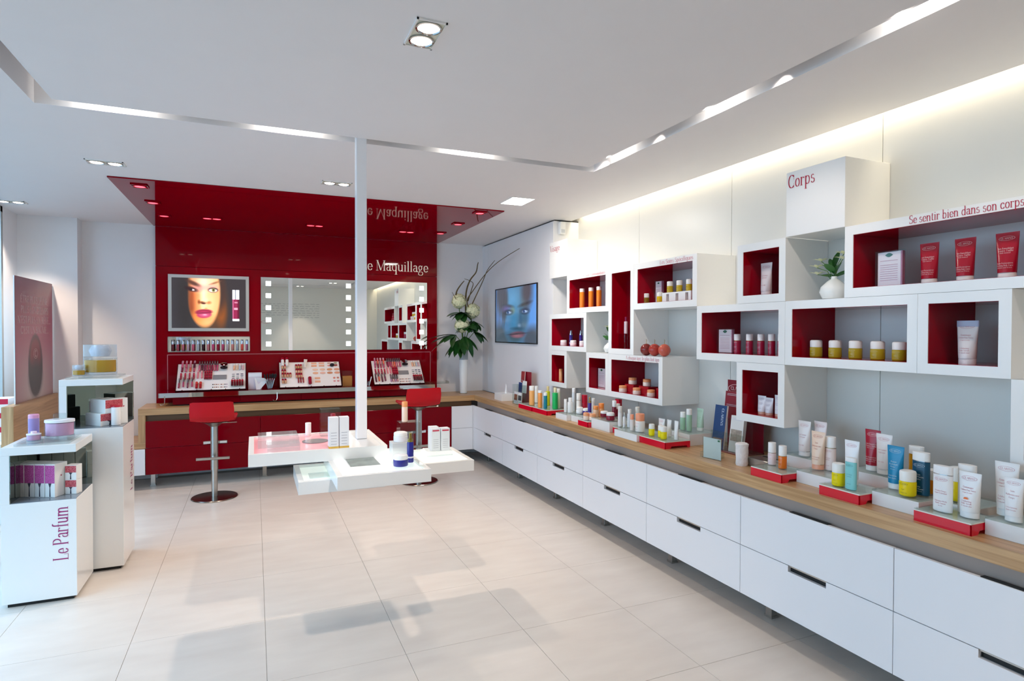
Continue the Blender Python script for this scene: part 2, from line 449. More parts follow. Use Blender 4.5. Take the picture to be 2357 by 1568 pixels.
# ================================================================== THE SETTING
ZC = 2.57
def tile_mat():
    m = bpy.data.materials.new('floor_tile'); m.use_nodes = True
    nt = m.node_tree; b = nt.nodes['Principled BSDF']
    tc = nt.nodes.new('ShaderNodeTexCoord'); oi = nt.nodes.new('ShaderNodeObjectInfo')
    ad = nt.nodes.new('ShaderNodeVectorMath'); ad.operation = 'MULTIPLY_ADD'
    ad.inputs[1].default_value = (1, 1, 1)
    nt.links.new(tc.outputs['Object'], ad.inputs[0]); nt.links.new(oi.outputs['Location'], ad.inputs[2])
    mp = nt.nodes.new('ShaderNodeMapping'); mp.inputs['Scale'].default_value = (2.2, 7.0, 1)
    nt.links.new(ad.outputs[0], mp.inputs['Vector'])
    n = nt.nodes.new('ShaderNodeTexNoise'); n.inputs['Scale'].default_value = 1.4; n.inputs['Detail'].default_value = 6
    nt.links.new(mp.outputs[0], n.inputs['Vector'])
    r = nt.nodes.new('ShaderNodeValToRGB')
    r.color_ramp.elements[0].position = .3; r.color_ramp.elements[0].color = lin('d7cec5') + (1,)
    r.color_ramp.elements[1].position = .7; r.color_ramp.elements[1].color = lin('e0d8cf') + (1,)
    nt.links.new(n.outputs['Fac'], r.inputs[0]); nt.links.new(r.outputs[0], b.inputs['Base Color'])
    b.inputs['Roughness'].default_value = 0.3
    return m
TILE = tile_mat()
floor = struct('floor', MB().box(-2.25, 3.1, -1.75, 7.2, -.06, -.004), mat('grout', 'a39b91', .8), 'pale beige stone tile floor with fine joints')
tmesh = None
px, py = .597, .612
for i in range(-4, 5):
    for j in range(-6, 8):
        x0, y0 = .045 + i * px, 2.735 + j * py
        xa, xb, ya, yb = max(x0, -2.02), min(x0 + px, 2.9), max(y0, -1.6), min(y0 + py, 7.04)
        if xb - xa < .05 or yb - ya < .05: continue
        full = (xb - xa) > px - .001 and (yb - ya) > py - .001
        g = .0009
        if full:
            if tmesh is None: tmesh = MB().box(g - px/2, px/2 - g, g - py/2, py/2 - g, -.012, 0, .0004).mesh('tile', TILE)
            obj('tile', tmesh, parent=floor, loc=((xa+xb)/2, (ya+yb)/2, 0))
        else:
            w, d = xb - xa, yb - ya
            obj('tile', MB().box(g - w/2, w/2 - g, g - d/2, d/2 - g, -.012, 0, .0004), TILE, floor, ((xa+xb)/2, (ya+yb)/2, 0))

# ceiling: outer ring with a lit slot round a floating centre panel
SX0, SX1, SY0, SY1 = -.946, 2.092, -.75, 3.49
c = MB()
c.box(-2.3, SX0, -1.7, 7.1, ZC, ZC + .15); c.box(SX1, 2.82, -1.7, 7.1, ZC, ZC + .15)
c.box(SX0, SX1, -1.7, SY0, ZC, ZC + .15); c.box(SX0, SX1, SY1, 7.1, ZC, ZC + .15)
ceiling = struct('ceiling', c, CEILW, 'white suspended ceiling with a recessed lit slot')
obj('center_panel', MB().box(SX0 + .09, SX1 - .09, SY0 + .09, SY1 - .088, ZC, ZC + .03), CEILW, ceiling)
obj('slot_cover', MB().box(-2.3, 3.1, -1.7, 7.1, ZC + .3, ZC + .34), CEILW, ceiling)
obj('slot_lining', MB().box(SX0 - .02, SX1 + .02, SY0 - .02, SY1 + .02, ZC + .15, ZC + .17), CEILW, ceiling)

# walls
struct('wall_back', MB().box(-1.54, -.915, 7.04, 7.2, 0, ZC).box(2.02, 2.95, 7.04, 7.2, 0, ZC).box(-.915, 2.02, 7.12, 7.2, 0, ZC), WALLW, 'white back wall beside the red glass')
struct('wall_pier', MB().box(-2.25, -1.54, 6.87, 7.2, 0, ZC), WALLW, 'white pier next to the shop window')
struct('wall_left', MB().box(-2.25, -2.0, 6.5, 6.87, 0, ZC).box(-2.25, -2.0, -1.75, .62, 0, ZC), WALLW, 'narrow white wall beside the window')
wr = struct('wall_right', MB().box(2.905, 3.1, -1.7, 7.2, 0, ZC + .3), WALLW, 'glossy off-white panelled wall behind the shelves')
PANELW = mat('wall_lacquer', 'e0dfda', 0.34, noise=.02, nscale=1.5, bump=.015)
y = 5.15
pm = None
while y > -1.6:
    if pm is None: pm = MB().box(-.008, 0, -1.032, 0, .0, ZC + .26, .001).mesh('panel', PANELW)
    obj('panel', pm, parent=wr, loc=(2.906, y, .002)); y -= 1.035
struct('wall_pilaster', MB().box(2.63, 2.905, 5.12, 7.04, .766, ZC - .012), WALLW, 'white wall projection carrying the screen')
obj('door_panel', MB().box(2.622, 2.63, 5.12, 6.85, .772, ZC - .02, .001), WALLW, bpy.data.objects['wall_pilaster'])
obj('corner_panel', MB().box(2.622, 2.63, 6.855, 7.04, .772, ZC - .02, .001), WALLW, bpy.data.objects['wall_pilaster'])
obj('top_shadow_gap', MB().box(2.64, 2.9, 5.125, 7.03, ZC - .012, ZC - .001), BLACK, bpy.data.objects['wall_pilaster'])
wf = struct('wall_front', MB().box(-2.25, 3.1, -1.75, -1.6, 0, ZC + .3), mat('cream_paint', 'e4e1d8', .6), 'off-white wall opposite the red glass')
# grey handwriting on the opposite wall, seen only in the mirrors: unreadable wavy lines
ink = MB()
for k in range(7):
    z = 2.16 - k * .055; x = 1.48; x_end = (.19, .19, .22, .25, .22, .30, .75)[k]
    while x > x_end:
        wd = random.uniform(.05, .13)
        for s_ in range(int(wd / .012)):
            xx = x - s_ * .012; h1, h2 = random.uniform(-.006, .010), random.uniform(-.006, .010)
            ink.add([(xx, -1.597, z + h1), (xx - .012, -1.597, z + h2), (xx - .012, -1.597, z + h2 + .005), (xx, -1.597, z + h1 + .005)], [(0, 1, 2, 3)])
        x -= wd + .03
obj('wall_script', flat_mesh('wall_script', ink, mat('grey_ink', '6a6a6a', .7)), parent=wf)
obj('wall_emblem', flat_mesh('wall_emblem', polys_mb(oval_polys(.26, 1.72, .11, .035, .008), lambda u, v: (u, -1.597, v)), mat('red_ink', 'b32a3a', .6)), parent=wf)

# red back-painted glass: wall with a niche, and glossy ceiling panel
RX0, RX1 = -.915, 2.02
NX0, NX1, NZ0, NZ1 = -.805, -.05, 1.29, 1.436
rw = struct('wall_red', MB().box(RX0, RX1, 7.0, 7.12, 2.16, ZC - .012), RED, 'glossy dark red glass wall')
low = MB().box(RX0, NX0, 7.0, 7.12, .767, 2.157).box(NX1, RX1, 7.0, 7.12, .767, 2.157)
low.box(NX0, NX1, 7.0, 7.12, .767, NZ0).box(NX0, NX1, 7.0, 7.12, NZ1, 2.157)
obj('glass_panel', low, RED, rw)
obj('niche_back', MB().box(NX0, NX1, 7.105, 7.11, NZ0, NZ1), MIRROR, rw)
nf = MB()
for a in ((NX0 - .004, NX1 + .004, NZ0 - .006, NZ0 + .002), (NX0 - .004, NX1 + .004, NZ1 - .002, NZ1 + .006)): nf.box(a[0], a[1], 6.992, 7.105, a[2], a[3])
nf.box(NX0 - .006, NX0 + .001, 6.992, 7.105, NZ0, NZ1).box(NX1 - .001, NX1 + .006, 6.992, 7.105, NZ0, NZ1)
obj('niche_frame', nf, CHROME, rw)
rc = struct('ceiling_red', MB().box(-.93, 2.035, 4.92, 7.0, ZC - .010, ZC - .001), RED, 'dark red mirror-gloss ceiling panel')
P, w = text_polys('Le Maquillage', .165, 1.0, .02); wm = text_polys('Maquillage', .165, 1.0, .02)[1]; k_ = .622 / wm
obj('lettering', flat_mesh('lettering', polys_mb(P, lambda u, v: (1.913 + (u - w) * k_, 6.997, 2.206 + v)), mat('cream_letter', 'f2e6d2', .4, emit='f2e6d2', estr=.2)), parent=rw)

# shop window along the left side
win = struct('window_1', MB(), None, 'shop window with a slim grey frame')
bpy.data.objects['window_1'].data.materials.append(STEEL)
fr = MB()
for yy in (6.46, 4.5, 2.56, .62): fr.box(-2.05, -1.99, yy, yy + .04, 0, ZC)
obj('window_frame', fr.box(-2.05, -1.99, .62, 6.5, 0, .05).box(-2.05, -1.99, .62, 6.5, ZC - .05, ZC), STEEL, win)
for ya, yb in ((.66, 2.56), (2.60, 4.5), (4.54, 6.46)):
    obj('pane', MB().box(-2.024, -2.018, ya, yb, .05, ZC - .05), clear_mat('window_glass', 'e2f3f7'), win)
struct('pavement', MB().box(-14, -2.3, -12, 18, -.12, -.06), mat('paving', '9a9a98', .8, noise=.1), 'grey pavement added outside the window to bounce daylight')  # ground plane added outside to bounce daylight into the shop

# ------------------------------------------------------------------ lamps of the room
WARM = (1.0, .82, .68); NEUT = (1.0, .93, .84)
LENS = mat('lamp_lens', 'ffffff', .3, emit='fff4e0', estr=14)
LENSR = mat('red_lamp_lens', 'ff8090', .3, emit='ff4a5c', estr=2.2)
def downlight(x, y, label, rot=0.0, n=2, red=False, power=22, aim=None, group='ceiling downlights', spot=2.2, sp=.1):
    t = thing('ceiling_downlight', label, 'ceiling light', (x, y, ZC - (.012 if red else 0)), rot, group)
    hw = sp * n / 2 + .004; hd = .054
    fm = REDIN if red else WHITE
    f = MB().box(-hw, hw, -hd, -hd + .006, -.006, .001).box(-hw, hw, hd - .006, hd, -.006, .001).box(-hw, -hw + .006, -hd, hd, -.006, .001).box(hw - .006, hw, -hd, hd, -.006, .001)
    obj('frame', f, fm, t)
    obj('plate', MB().box(-hw + .006, hw - .006, -hd + .006, hd - .006, -.002, .001), mat('lamp_plate', 'd9d9c8', .3) if not red else RED, t)
    for k in range(n):
        cx = (k - (n - 1) / 2) * sp
        obj('lamp_ring', MB().lathe([(.044, -.002), (.046, -.008), (.040, -.009), (.036, -.003)], 24, (cx, 0)), CHROME if not red else REDIN, t)
        obj('lamp_lens', MB().lathe([(.036, -.003), (.034, -.0065), (.012, -.009), (.0, -.009)], 20, (cx, 0)), LENSR if red else LENS, t)
    if power:
        tx, ty = aim or (x, y)
        add_light('downlight_beam', 'SPOT', (x, y, ZC - .03), power, WARM, .03, target=(tx, ty + .001, 0), angle=spot, blend=.6)
    return t
downlight(.567, 2.12, 'twin square downlight in the floating centre panel of the ceiling', PI/2, power=66, aim=(.5, 2.75), spot=1.6)
downlight(-.865, 4.54, 'twin downlight close to the left front corner of the red ceiling panel', power=20, aim=(-.75, 4.2))
downlight(.55, 4.5, 'twin downlight in front of the middle of the red ceiling panel', power=78, aim=(.3, 4.3), spot=1.6)
downlight(-1.85, 6.22, 'twin downlight over the wooden parapet by the window', power=55, aim=(-1.85, 6.85), spot=1.4)
for x, y in ((-.763, 5.11), (-.763, 5.72), (-.755, 6.33)):
    downlight(x, y, 'small red-rimmed spotlight in the row over the photo end of the red ceiling panel', n=1, red=True, power=0, group='red panel spotlights by the photo end')
for x, y in ((1.848, 5.04), (1.844, 5.65), (1.842, 6.25)):
    downlight(x, y, 'small red-rimmed spotlight in the row over the flower vase end of the red ceiling panel', n=1, red=True, power=0, group='red panel spotlights by the vase end')
for x, w_ in ((-.36, 'lip gloss niche'), (.56, 'middle of the make-up mirror'), (1.485, 'flower end of the make-up mirror')):
    downlight(x, 6.30, 'twin red spotlight in the red ceiling panel above the ' + w_, n=2, red=True, power=13, aim=(x, 6.75), group='twin red panel spotlights', sp=.08)
# square luminous panel in the ceiling
t = thing('ceiling_light_panel', 'square glowing white light panel in the ceiling near the wall screen', 'ceiling light', (1.985, 4.52, ZC))
obj('frame', MB().box(-.1, .1, -.135, -.13, -.004, .001).box(-.1, .1, .13, .135, -.004, .001).box(-.1, -.095, -.13, .13, -.004, .001).box(.095, .1, -.13, .13, -.004, .001), WHITE, t)
obj('diffuser', MB().box(-.095, .095, -.13, .13, -.003, .001), mat('panel_glow', 'ffffff', .4, emit='fff8ee', estr=9), t)
add_light('panel_beam', 'AREA', (1.985, 4.52, ZC - .01), 15, NEUT, .18, .25, target=(1.985, 4.521, 0))
# lamps in the slot (they sit above the centre panel and wash the slot's outer face)
for x in (-.62, .18, 1.2): add_light('slot_lamp', 'AREA', (x, 3.40, ZC + .062), 1.1, NEUT, .16, .02, target=(x, 3.6, ZC + .03))
for y in (3.15, 2.28, 1.35, .4): add_light('slot_lamp', 'AREA', (1.995, y, ZC + .062), 1.1, NEUT, .02, .16, target=(2.2, y, ZC + .03))
for y in (.6, 1.9): add_light('slot_lamp', 'AREA', (-.85, y, ZC + .062), .8, NEUT, .03, .22, target=(-1.1, y, ZC + .03))
# adjustable spots in the slot, turned to the shelf wall
for y, ty in ((3.3, 4.35), (2.75, 3.3), (1.9, 2.3), (1.1, 1.5), (.3, .6)): add_light('slot_spot', 'SPOT', (2.035, y, ZC + .03), 11, (1.0, .87, .79), .03, target=(2.66, ty, 1.55), angle=1.25, blend=.8)
# warm light cove along the shelf wall
add_light('cove_strip', 'AREA', (2.862, 1.75, ZC + .12), 16, (1.0, .86, .62), .06, 6.6)
# unseen downlights further down the shop, added to light the front wall
for x, y in ((-1.4, 1.2), (1.6, .2), (-.6, -1.1), (1.0, -1.1)):
    downlight(x, y, 'added unseen twin downlight in the front half of the shop ceiling', power=45, group='added front downlights', spot=1.35)

# ================================================================== CABINETS AND WORKTOP
XF, YB = 2.34, 6.545                     # front planes of the right run and of the back run
ZB, ZM, ZT = .142, .394, .648            # drawer bottom, seam, top
ZW0, ZW1 = .703, .765                    # worktop slab
LACQ = mat('drawer_lacquer', 'ecedf0', .22)
REDDR = mat('red_drawer', '78000f', .12, spec=.12)
def drawer_panel(w, h, notch):
    """front panel in local x (0..w), z (0..h), 18 mm thick; optional finger notch in its top edge"""
    g = .0015
    if not notch: return MB().box(g, w - g, -.018, 0, g, h - g, .0012)
    a, b, d = w/2 - .103, w/2 + .103, .03
    return MB().prism([(g, g), (w - g, g), (w - g, h - g), (b, h - g), (b, h - d), (a, h - d), (a, h - g), (g, h - g)], 1, -.018, 0)
def cabinet(name, label, origin, rotz, w, front, notch=True, depth=.52, group=None, legs=True, rows=((ZB, ZM), (ZM, ZT))):
    """cabinet whose front lies in local y=0 and runs along +x; parts in local space"""
    t = thing(name, label, 'cabinet', origin, rotz, group)
    z0, z1 = rows[0][0], rows[-1][1]
    obj('body', MB().box(.002, w - .002, .004, depth, z0 + .004, z1 - .012), mat('carcass', 'cfcfd2', .5), t)
    if z1 == ZT: obj('recess_panel', MB().box(0, w, .026, .034, z1 - .012, ZW0), mat('recess_brown', 'a3958c', .5) if notch else mat('recess_dark_oak', '5a4026', .5), t)
    for za, zb in rows:
        top = zb == rows[-1][1]
        d = obj('drawer', drawer_panel(w, zb - za, notch and not top), front, t, (0, 0, za))
        if notch and top:
            obj('handle_slot', MB().box(w/2 - .103, w/2 + .103, -.013, .012, zb - za - .001, zb - za + .001), BLACK, d)
        elif notch:
            obj('handle_strip', MB().box(w/2 - .103, w/2 + .103, -.012, .003, zb - za - .007, zb - za - .001), STEEL, d)
            obj('handle_recess', MB().box(w/2 - .105, w/2 + .105, .0008, .004, zb - za - .034, zb - za), BLACK, d)
    if legs:
        for lx in (.02, ) if legs == 1 else (.02, w - .06):
            lg = obj('leg', MB().box(lx, lx + .04, .14, .18, 0, z0 + .006, .002), STEEL, t)
            obj('levelling_foot', MB().box(lx - .004, lx + .044, .136, .184, 0, .012), STEEL, lg)
    return t
# right run: front faces -x, runs along -y ; local +x -> world -y
edges = [1.575 + .815 * k for k in range(-3, 6)] + [6.52]
places = ['behind the camera side of the shop', 'behind the nearest risers', 'under the white lotion tubes', 'under the blue tube and red riser', 'under the leaflet rack', 'under the yellow jar riser', 'under the dark red cream jars', 'under the peach jars', 'under the green and orange bottles', 'in the corner under the wall screen']
names = ['past the white tubes, at the open end of the right run', 'second from the open end of the right run', 'below the end of the body care display', 'below the blue tube of the body care display', 'below the leaflet rack', 'below the yellow jars on a red riser', 'below the dark red cream jars', 'below the peach cream jars', 'below the green and orange bottles']
for k in range(len(edges) - 1):
    ya, yb = edges[k], edges[k + 1]
    nm = names[k] if k < len(names) else 'in the corner below the wall screen'
    cabinet('drawer_cabinet', 'white slot-handled drawer cabinet ' + nm, (XF, yb, 0), -PI/2, yb - ya, LACQ, group='white drawer cabinets along the shelf wall')
# back run
bx = [-.945, .052, 1.05, 2.056]
bl = ['glossy red two-drawer cabinet next to the wooden end panel', 'glossy red two-drawer cabinet behind the hanging display tables', 'glossy red two-drawer cabinet next to the narrow white unit']
for k in range(3):
    cabinet('drawer_cabinet', bl[k], (bx[k], YB, 0), 0, bx[k+1] - bx[k], REDDR, notch=False, depth=.44, group='red drawer cabinets')
cabinet('drawer_cabinet', 'narrow white two-drawer unit between red drawers and the corner', (2.056, YB, 0), 0, .253, LACQ, notch=False, depth=.44)
fs = obj('corner_filler', MB().box(2.31, 2.338, YB - .018, YB + .03, ZB, ZT), LACQ)
tag(fs, 'slim white filler strip in the corner of the drawer runs', 'filler strip')
cabinet('drawer_cabinet', 'low white cabinet under the lower wooden bench beside red drawers', (-1.53, YB, 0), 0, .583, LACQ, notch=False, depth=.44, rows=((ZB, .388),), legs=1)

# worktop: one continuous oak band
t = thing('worktop', 'continuous oak worktop running over red and white drawers round the corner', 'worktop')
g = .0008
back = MB().prism([(-1.005, YB), (XF, YB), (XF + .49, 7.035), (-1.005, 7.035)], 2, ZW0, ZW1)
obj('back_run', MB().prism([(-1.005, YB), (2.34, YB), (2.62, YB + .28), (2.62, 7.038), (2.021, 7.038), (2.021, 6.998), (-.916, 6.998), (-.916, 7.038), (-1.005, 7.038)], 2, ZW0, ZW1), WOODX, t)
obj('right_run', MB().prism([(XF, -.9), (2.896, -.9), (2.896, 5.118), (2.62, 5.118), (2.62, YB + .279), (XF, YB - .001)], 2, ZW0, ZW1), WOODY, t)
t = thing('bench_frame', 'stepped oak end panel dropping from the worktop to a low bench', 'bench')
obj('end_panel', MB().box(-1.005, -.946, YB, 7.03, .446, ZW0 - .001), WOODZ, t)
obj('bench_top', MB().box(-1.53, -.946, YB, 7.03, .389, .445), WOODX, t)

# ================================================================== WALL SHELF BOXES
XS, XWALL = 2.58, 2.897
YK = [5.11 - .345 * k for k in range(15)]
ZK = [.99 + .337 * r for r in range(5)]
TH = .043
def shelf_box(k0, k1, r0, r1, label, solid=False):
    yb, ya, z0, z1 = YK[k0], YK[k1], ZK[r0], ZK[r1]
    e = .0006
    yb -= e; ya += e; z0 += e; z1 -= e
    t = thing('shelf_box', label, 'shelf', (XS, (ya + yb) / 2, z0), 0, 'white cube shelves on the wall')
    hy, h, d = (yb - ya) / 2, z1 - z0, XWALL - XS
    if solid:
        obj('body', MB().box(0, d, -hy, hy, 0, h, .0015), WHITE, t)
        return t
    obj('shell', MB().box(0, d, -hy, hy, 0, TH).box(0, d, -hy, hy, h - TH, h).box(0, d, -hy, -hy + TH, TH, h - TH).box(0, d, hy - TH, hy, TH, h - TH), WHITE, t)
    q = .0015
    obj('side_lining', MB().box(.004, d, -hy + TH - .0005, -hy + TH + q, TH, h - TH), REDIN, t)
    obj('side_lining', MB().box(.004, d, hy - TH - q, hy - TH + .0005, TH, h - TH), REDIN, t)
    obj('floor_lining', MB().box(.004, d, -hy + TH, hy - TH, TH - .0005, TH + q), REDIN, t)
    obj('top_lining', MB().box(.004, d, -hy + TH, hy - TH, h - TH - q, h - TH + .0005), REDIN, t)
    return t
SB = {}
for key, a in {
 'A': (0, 1, 3, 4, 'closed white cube lettered Visage at the top of the far shelves', True),
 'B': (1, 3, 2, 3, 'white box shelf holding three orange bottles'),
 'C': (3, 4, 1, 3, 'tall narrow white box shelf with a red lining'),
 'D': (4, 6, 2, 3, 'white box shelf holding gold jars on a white stand'),
 'E': (0, 2, 1, 2, 'white box shelf holding purple bottles and pink-white jars'),
 'F': (0, 1, 0, 1, 'small white box shelf holding one peach bottle, next to the screen'),
 'G': (2, 3, 0, 1, 'small white box shelf holding only a framed card'),
 'H': (3, 5, 0, 1, 'white box shelf holding peach jars on red blocks'),
 'K': (7, 8, 2, 3, 'small white box shelf holding one white tube, left of the closed Corps cube'),
 'L': (6, 8, 1, 2, 'white box shelf holding crimson bottles and a framed card'),
 'M': (8, 9, 3, 4, 'closed white cube lettered Corps above the shelves', True),
 'N': (9, 12, 2, 3, 'long white box shelf holding red tubes and a framed card'),
 'O': (8, 10, 1, 2, 'white box shelf holding five olive-gold jars'),
 'P': (10, 11, 1, 2, 'small white box shelf holding one large white tube'),
 'Q': (7, 8, 0, 1, 'small white box shelf holding small white tubes, above the leaflet rack'),
 'R': (11, 13, 0, 1, 'white box shelf past the large white tube, at the open end of the wall')}.items():
    SB[key] = shelf_box(*a)
CRIM = mat('crimson_print', 'b3173a', .5)
CRIML = mat('soft_red_print', 'c97a86', .5)
def shelf_text(key, txt, size, y0, y1, zrel, m=CRIM):
    """lettering on the front of a shelf box, from y0 to y1; reads towards -y"""
    P, w = text_polys(txt, size, 1.0)
    t = SB[key]; k = (y0 - y1) / w; ya = y0 - t.location.y
    obj('lettering', flat_mesh('lettering', polys_mb(P, lambda u, v: (-.0012, ya - u * k, zrel + v)), m), parent=t)
shelf_text('A', 'Visage', .078, 5.10, 4.905, .25)
shelf_text('M', 'Corps', .092, 2.338, 2.172, .252)
shelf_text('B', 'Les Soins Démaquillants', .036, 4.50, 4.12, .337 - .036, CRIML)
shelf_text('D', 'Les Soins Spécifiques', .040, 3.42, 3.075, .337 - .035, CRIML)
shelf_text('H', 'A chaque âge, le plus bel âge', .038, 3.83, 3.42, .337 - .034, CRIML)
shelf_text('N', 'Se sentir bien dans son corps.', .050, 1.70, 1.272, .337 - .037)

# ================================================================== MIRROR, PICTURE, SCREEN
t = thing('makeup_mirror', 'wide wall mirror with glowing white squares on red glass', 'mirror', (.98, 6.998, 1.29))
obj('glass', MB().box(-.914, .914, -.012, -.006, 0, .79), MIRROR, t)
obj('frame', MB().box(-.914, .914, -.006, 0, 0, .79), CHROME, t)
GLOW = mat('mirror_glow', 'ffffff', .4, emit='ffffff', estr=3.0)
for cx in (.141, .981, 1.827):
    for r in range(6):
        obj('light_square', MB().box(cx - .98 - .026, cx - .98 + .026, -.0135, -.0125, .046 + r * .1305, .046 + .05 + r * .1305), GLOW, t)

def face_poster(U, V):
    X, Y = U * 1330, V * 905                     # drawing units
    C = np.zeros(U.shape + (3,)) + np.array([.20, .18, .19])
    e = lambda cx, cy, rx, ry, s=.15, r=0.0: ell(X, Y, cx, cy, rx, ry, s, r)
    C = mixc(C, '5a3a24', e(760, 520, 190, 480, .5))
    C = mixc(C, '8a4a1c', e(880, 620, 80, 220, .6))
    C = mixc(C, '2b2524', e(230, 450, 150, 600, .5))
    C = mixc(C, '402c26', e(860, 200, 90, 380, .4))
    face = e(555, 230, 300, 650, .07, -.04) * np.clip((X[..., None] - 270) / 90, 0, 1)
    C = mixc(C, 'e9a25c', face)
    C = mixc(C, 'c4551f', face * e(350, 420, 130, 420, .7) * .9)
    C = mixc(C, '6d2c16', face * e(290, 560, 90, 420, .6) * .9)
    C = mixc(C, 'f6cf98', face * e(640, 430, 170, 330, .8) * .95)
    C = mixc(C, 'fbe2bd', face * e(560, 300, 45, 260, .8) * .9)
    C = mixc(C, 'f3dcc6', face * e(560, 60, 200, 140, .8) * .8)
    C = mixc(C, 'e58a3f', face * e(470, 760, 190, 120, .8) * .8)
    C = mixc(C, 'f4b77a', face * e(620, 800, 120, 70, .8) * .7)
    C = mixc(C, 'd98a86', face * e(450, 175, 110, 60, .7) * .75)      # eye shadow
    C = mixc(C, 'e5a89c', face * e(720, 165, 120, 55, .7) * .8)
    C = mixc(C, '4a2a22', e(370, 90, 120, 34, .5, .38) * .9)             # brows
    C = mixc(C, '8a5a38', e(770, 75, 90, 16, .6, -.32) * .8)
    C = mixc(C, '2a1418', e(340, 200, 110, 38, .4, .25) * .95)           # eyes
    C = mixc(C, 'f4e6e0', e(365, 212, 36, 16, .3, .2))
    C = mixc(C, '1c1216', e(338, 205, 24, 22, .3))
    C = mixc(C, '3a2226', e(730, 208, 88, 44, .25))
    C = mixc(C, 'f7efe8', e(728, 216, 74, 30, .2))
    C = mixc(C, '8d8a4e', e(737, 210, 33, 33, .2))
    C = mixc(C, '1a1410', e(737, 208, 14, 15, .3))
    C = mixc(C, '7c3a1c', e(545, 440, 62, 22, .5) * .9)                    # nose
    C = mixc(C, '45190f', e(560, 455, 34, 14, .5))
    C = mixc(C, '8a431d', e(475, 430, 22, 34, .6) * .9)
    C = mixc(C, 'c46a32', e(650, 440, 40, 24, .7) * .8)
    C = mixc(C, 'f9dcb2', e(590, 400, 40, 36, .8) * .9)
    C = mixc(C, '9c2744', e(560, 610, 150, 48, .18, -.05))               # lips
    C = mixc(C, 'e9a25c', e(600, 548, 26, 14, .5) * .8)
    C = mixc(C, 'b5365a', e(565, 660, 130, 62, .16, -.05))
    C = mixc(C, 'd2668a', e(575, 668, 80, 28, .7))
    C = mixc(C, 'f3c3d2', e(580, 662, 34, 10, .6) * .8)
    C = mixc(C, '6d1730', e(560, 628, 122, 8, .6, -.06))
    bott = ((X > 1083) & (X < 1205) & (Y > 195) & (Y < 770))[..., None] * 1.0   # gloss bottle
    C = mixc(C, '8c1f46', bott * ((Y > 370) & (Y < 735))[..., None])
    C = mixc(C, '5e0d2c', bott * ((Y > 370) & (Y < 735) & (X > 1175))[..., None])
    C = mixc(C, 'b85a80', bott * ((Y > 370) & (Y < 735) & (X < 1105))[..., None])
    C = mixc(C, 'e8eef4', bott * (Y <= 370)[..., None]); C = mixc(C, '5a5f70', bott * ((Y <= 370) & (X > 1128) & (X < 1146))[..., None])
    C = mixc(C, 'f4f4f8', bott * (Y >= 735)[..., None])
    C = mixc(C, 'e6c3d2', bott * ((abs(Y - 430) < 14) & (abs(X - 1145) < 32))[..., None] * .6)
    C = mixc(C, 'f0d8e2', bott * ((abs(Y - 545) < 18) & (abs(X - 1145) < 34))[..., None] * .7)
    return C
t = thing('framed_photo', 'framed glowing make-up photo of a face beside a gloss bottle', 'picture', (-.803, 6.998, 1.498))
obj('frame', MB().box(0, .752, -.02, 0, 0, .032).box(0, .752, -.02, 0, .548, .58).box(0, .031, -.02, 0, .032, .548).box(.721, .752, -.02, 0, .032, .548), mat('silver_frame', 'cfd2d0', .2, metal=.4), t)
o = obj('photo_print', painted('photo_print', .69, .516, 190, 140, face_poster, print_mat('backlit_print', .75)), parent=t, loc=(.031, -.012, .032))

def face_screen(U, V):
    X, Y = U * 100, V * 100
    C = np.zeros(U.shape + (3,)) + np.array([.32, .52, .76])
    e = lambda cx, cy, rx, ry, s=.15, r=0.0: ell(X, Y, cx, cy, rx, ry, s, r)
    C = mixc(C, '5b86c6', e(8, 45, 14, 60, .5))
    C = mixc(C, '45525c', e(12, 92, 34, 26, .4)); C = mixc(C, '3f4a56', e(92, 95, 26, 22, .4))
    face = e(50, 48, 32, 54, .14)
    C = mixc(C, '4a7296', face)
    C = mixc(C, '3f5a6e', face * e(66, 50, 20, 60, .6) * .9)
    C = mixc(C, '5a8fb4', face * e(44, 24, 20, 26, .8))
    C = mixc(C, '3d7397', face * e(47, 60, 9, 22, .7))
    C = mixc(C, '3a4e58', face * e(50, 96, 26, 14, .6))
    C = mixc(C, '474650', e(16, 14, 14, 34, .4, -.15)); C = mixc(C, '43444c', e(24, 30, 6, 30, .5, .08)); C = mixc(C, '4a4850', e(78, 8, 12, 30, .5))
    for hx, hw in ((4, 2.2), (9, 1.6), (13, 2.4), (19, 1.8), (25, 1.6)): C = mixc(C, '4d5058', e(hx, 22, hw, 48, .6, .05) * .7)
    C = mixc(C, '3a4450', e(33, 33, 12, 3, .6, .16)); C = mixc(C, '34363f', e(74, 32, 13, 3, .6, -.22))
    C = mixc(C, '6a60a0', e(28, 38, 9, 5, .8) * .7); C = mixc(C, '7c7c48', e(44, 42, 5, 5, .8) * .5)
    for ex in (34, 73):
        C = mixc(C, '222a3c', e(ex, 44.5, 9, 4.6, .6)); C = mixc(C, '9fb8d8', e(ex + 1, 45.2, 5.8, 2.2, .5)); C = mixc(C, '27406a', e(ex - 1, 44.6, 2.8, 2.8, .4)); C = mixc(C, 'c8dcf0', e(ex + 1.5, 43.8, .9, .8, .4))
    C = mixc(C, '33506a', e(64, 60, 3, 20, .8) * .7); C = mixc(C, '7f98b4', e(61, 70, 3, 3, .9) * .7); C = mixc(C, '2d4456', e(55, 75, 12, 2.6, .7) * .8)
    C = mixc(C, '5d3c4c', e(56, 86, 17, 5.5, .3, -.06)); C = mixc(C, '7c5560', e(56, 88.5, 11, 3, .6)); C = mixc(C, '2e2630', e(56, 84.6, 19, 1.1, .7, -.08))
    return C
t = thing('wall_screen', 'slim black-edged wall screen showing a blue-tinted face', 'screen', (2.622, 6.02, 1.372), -PI/2)
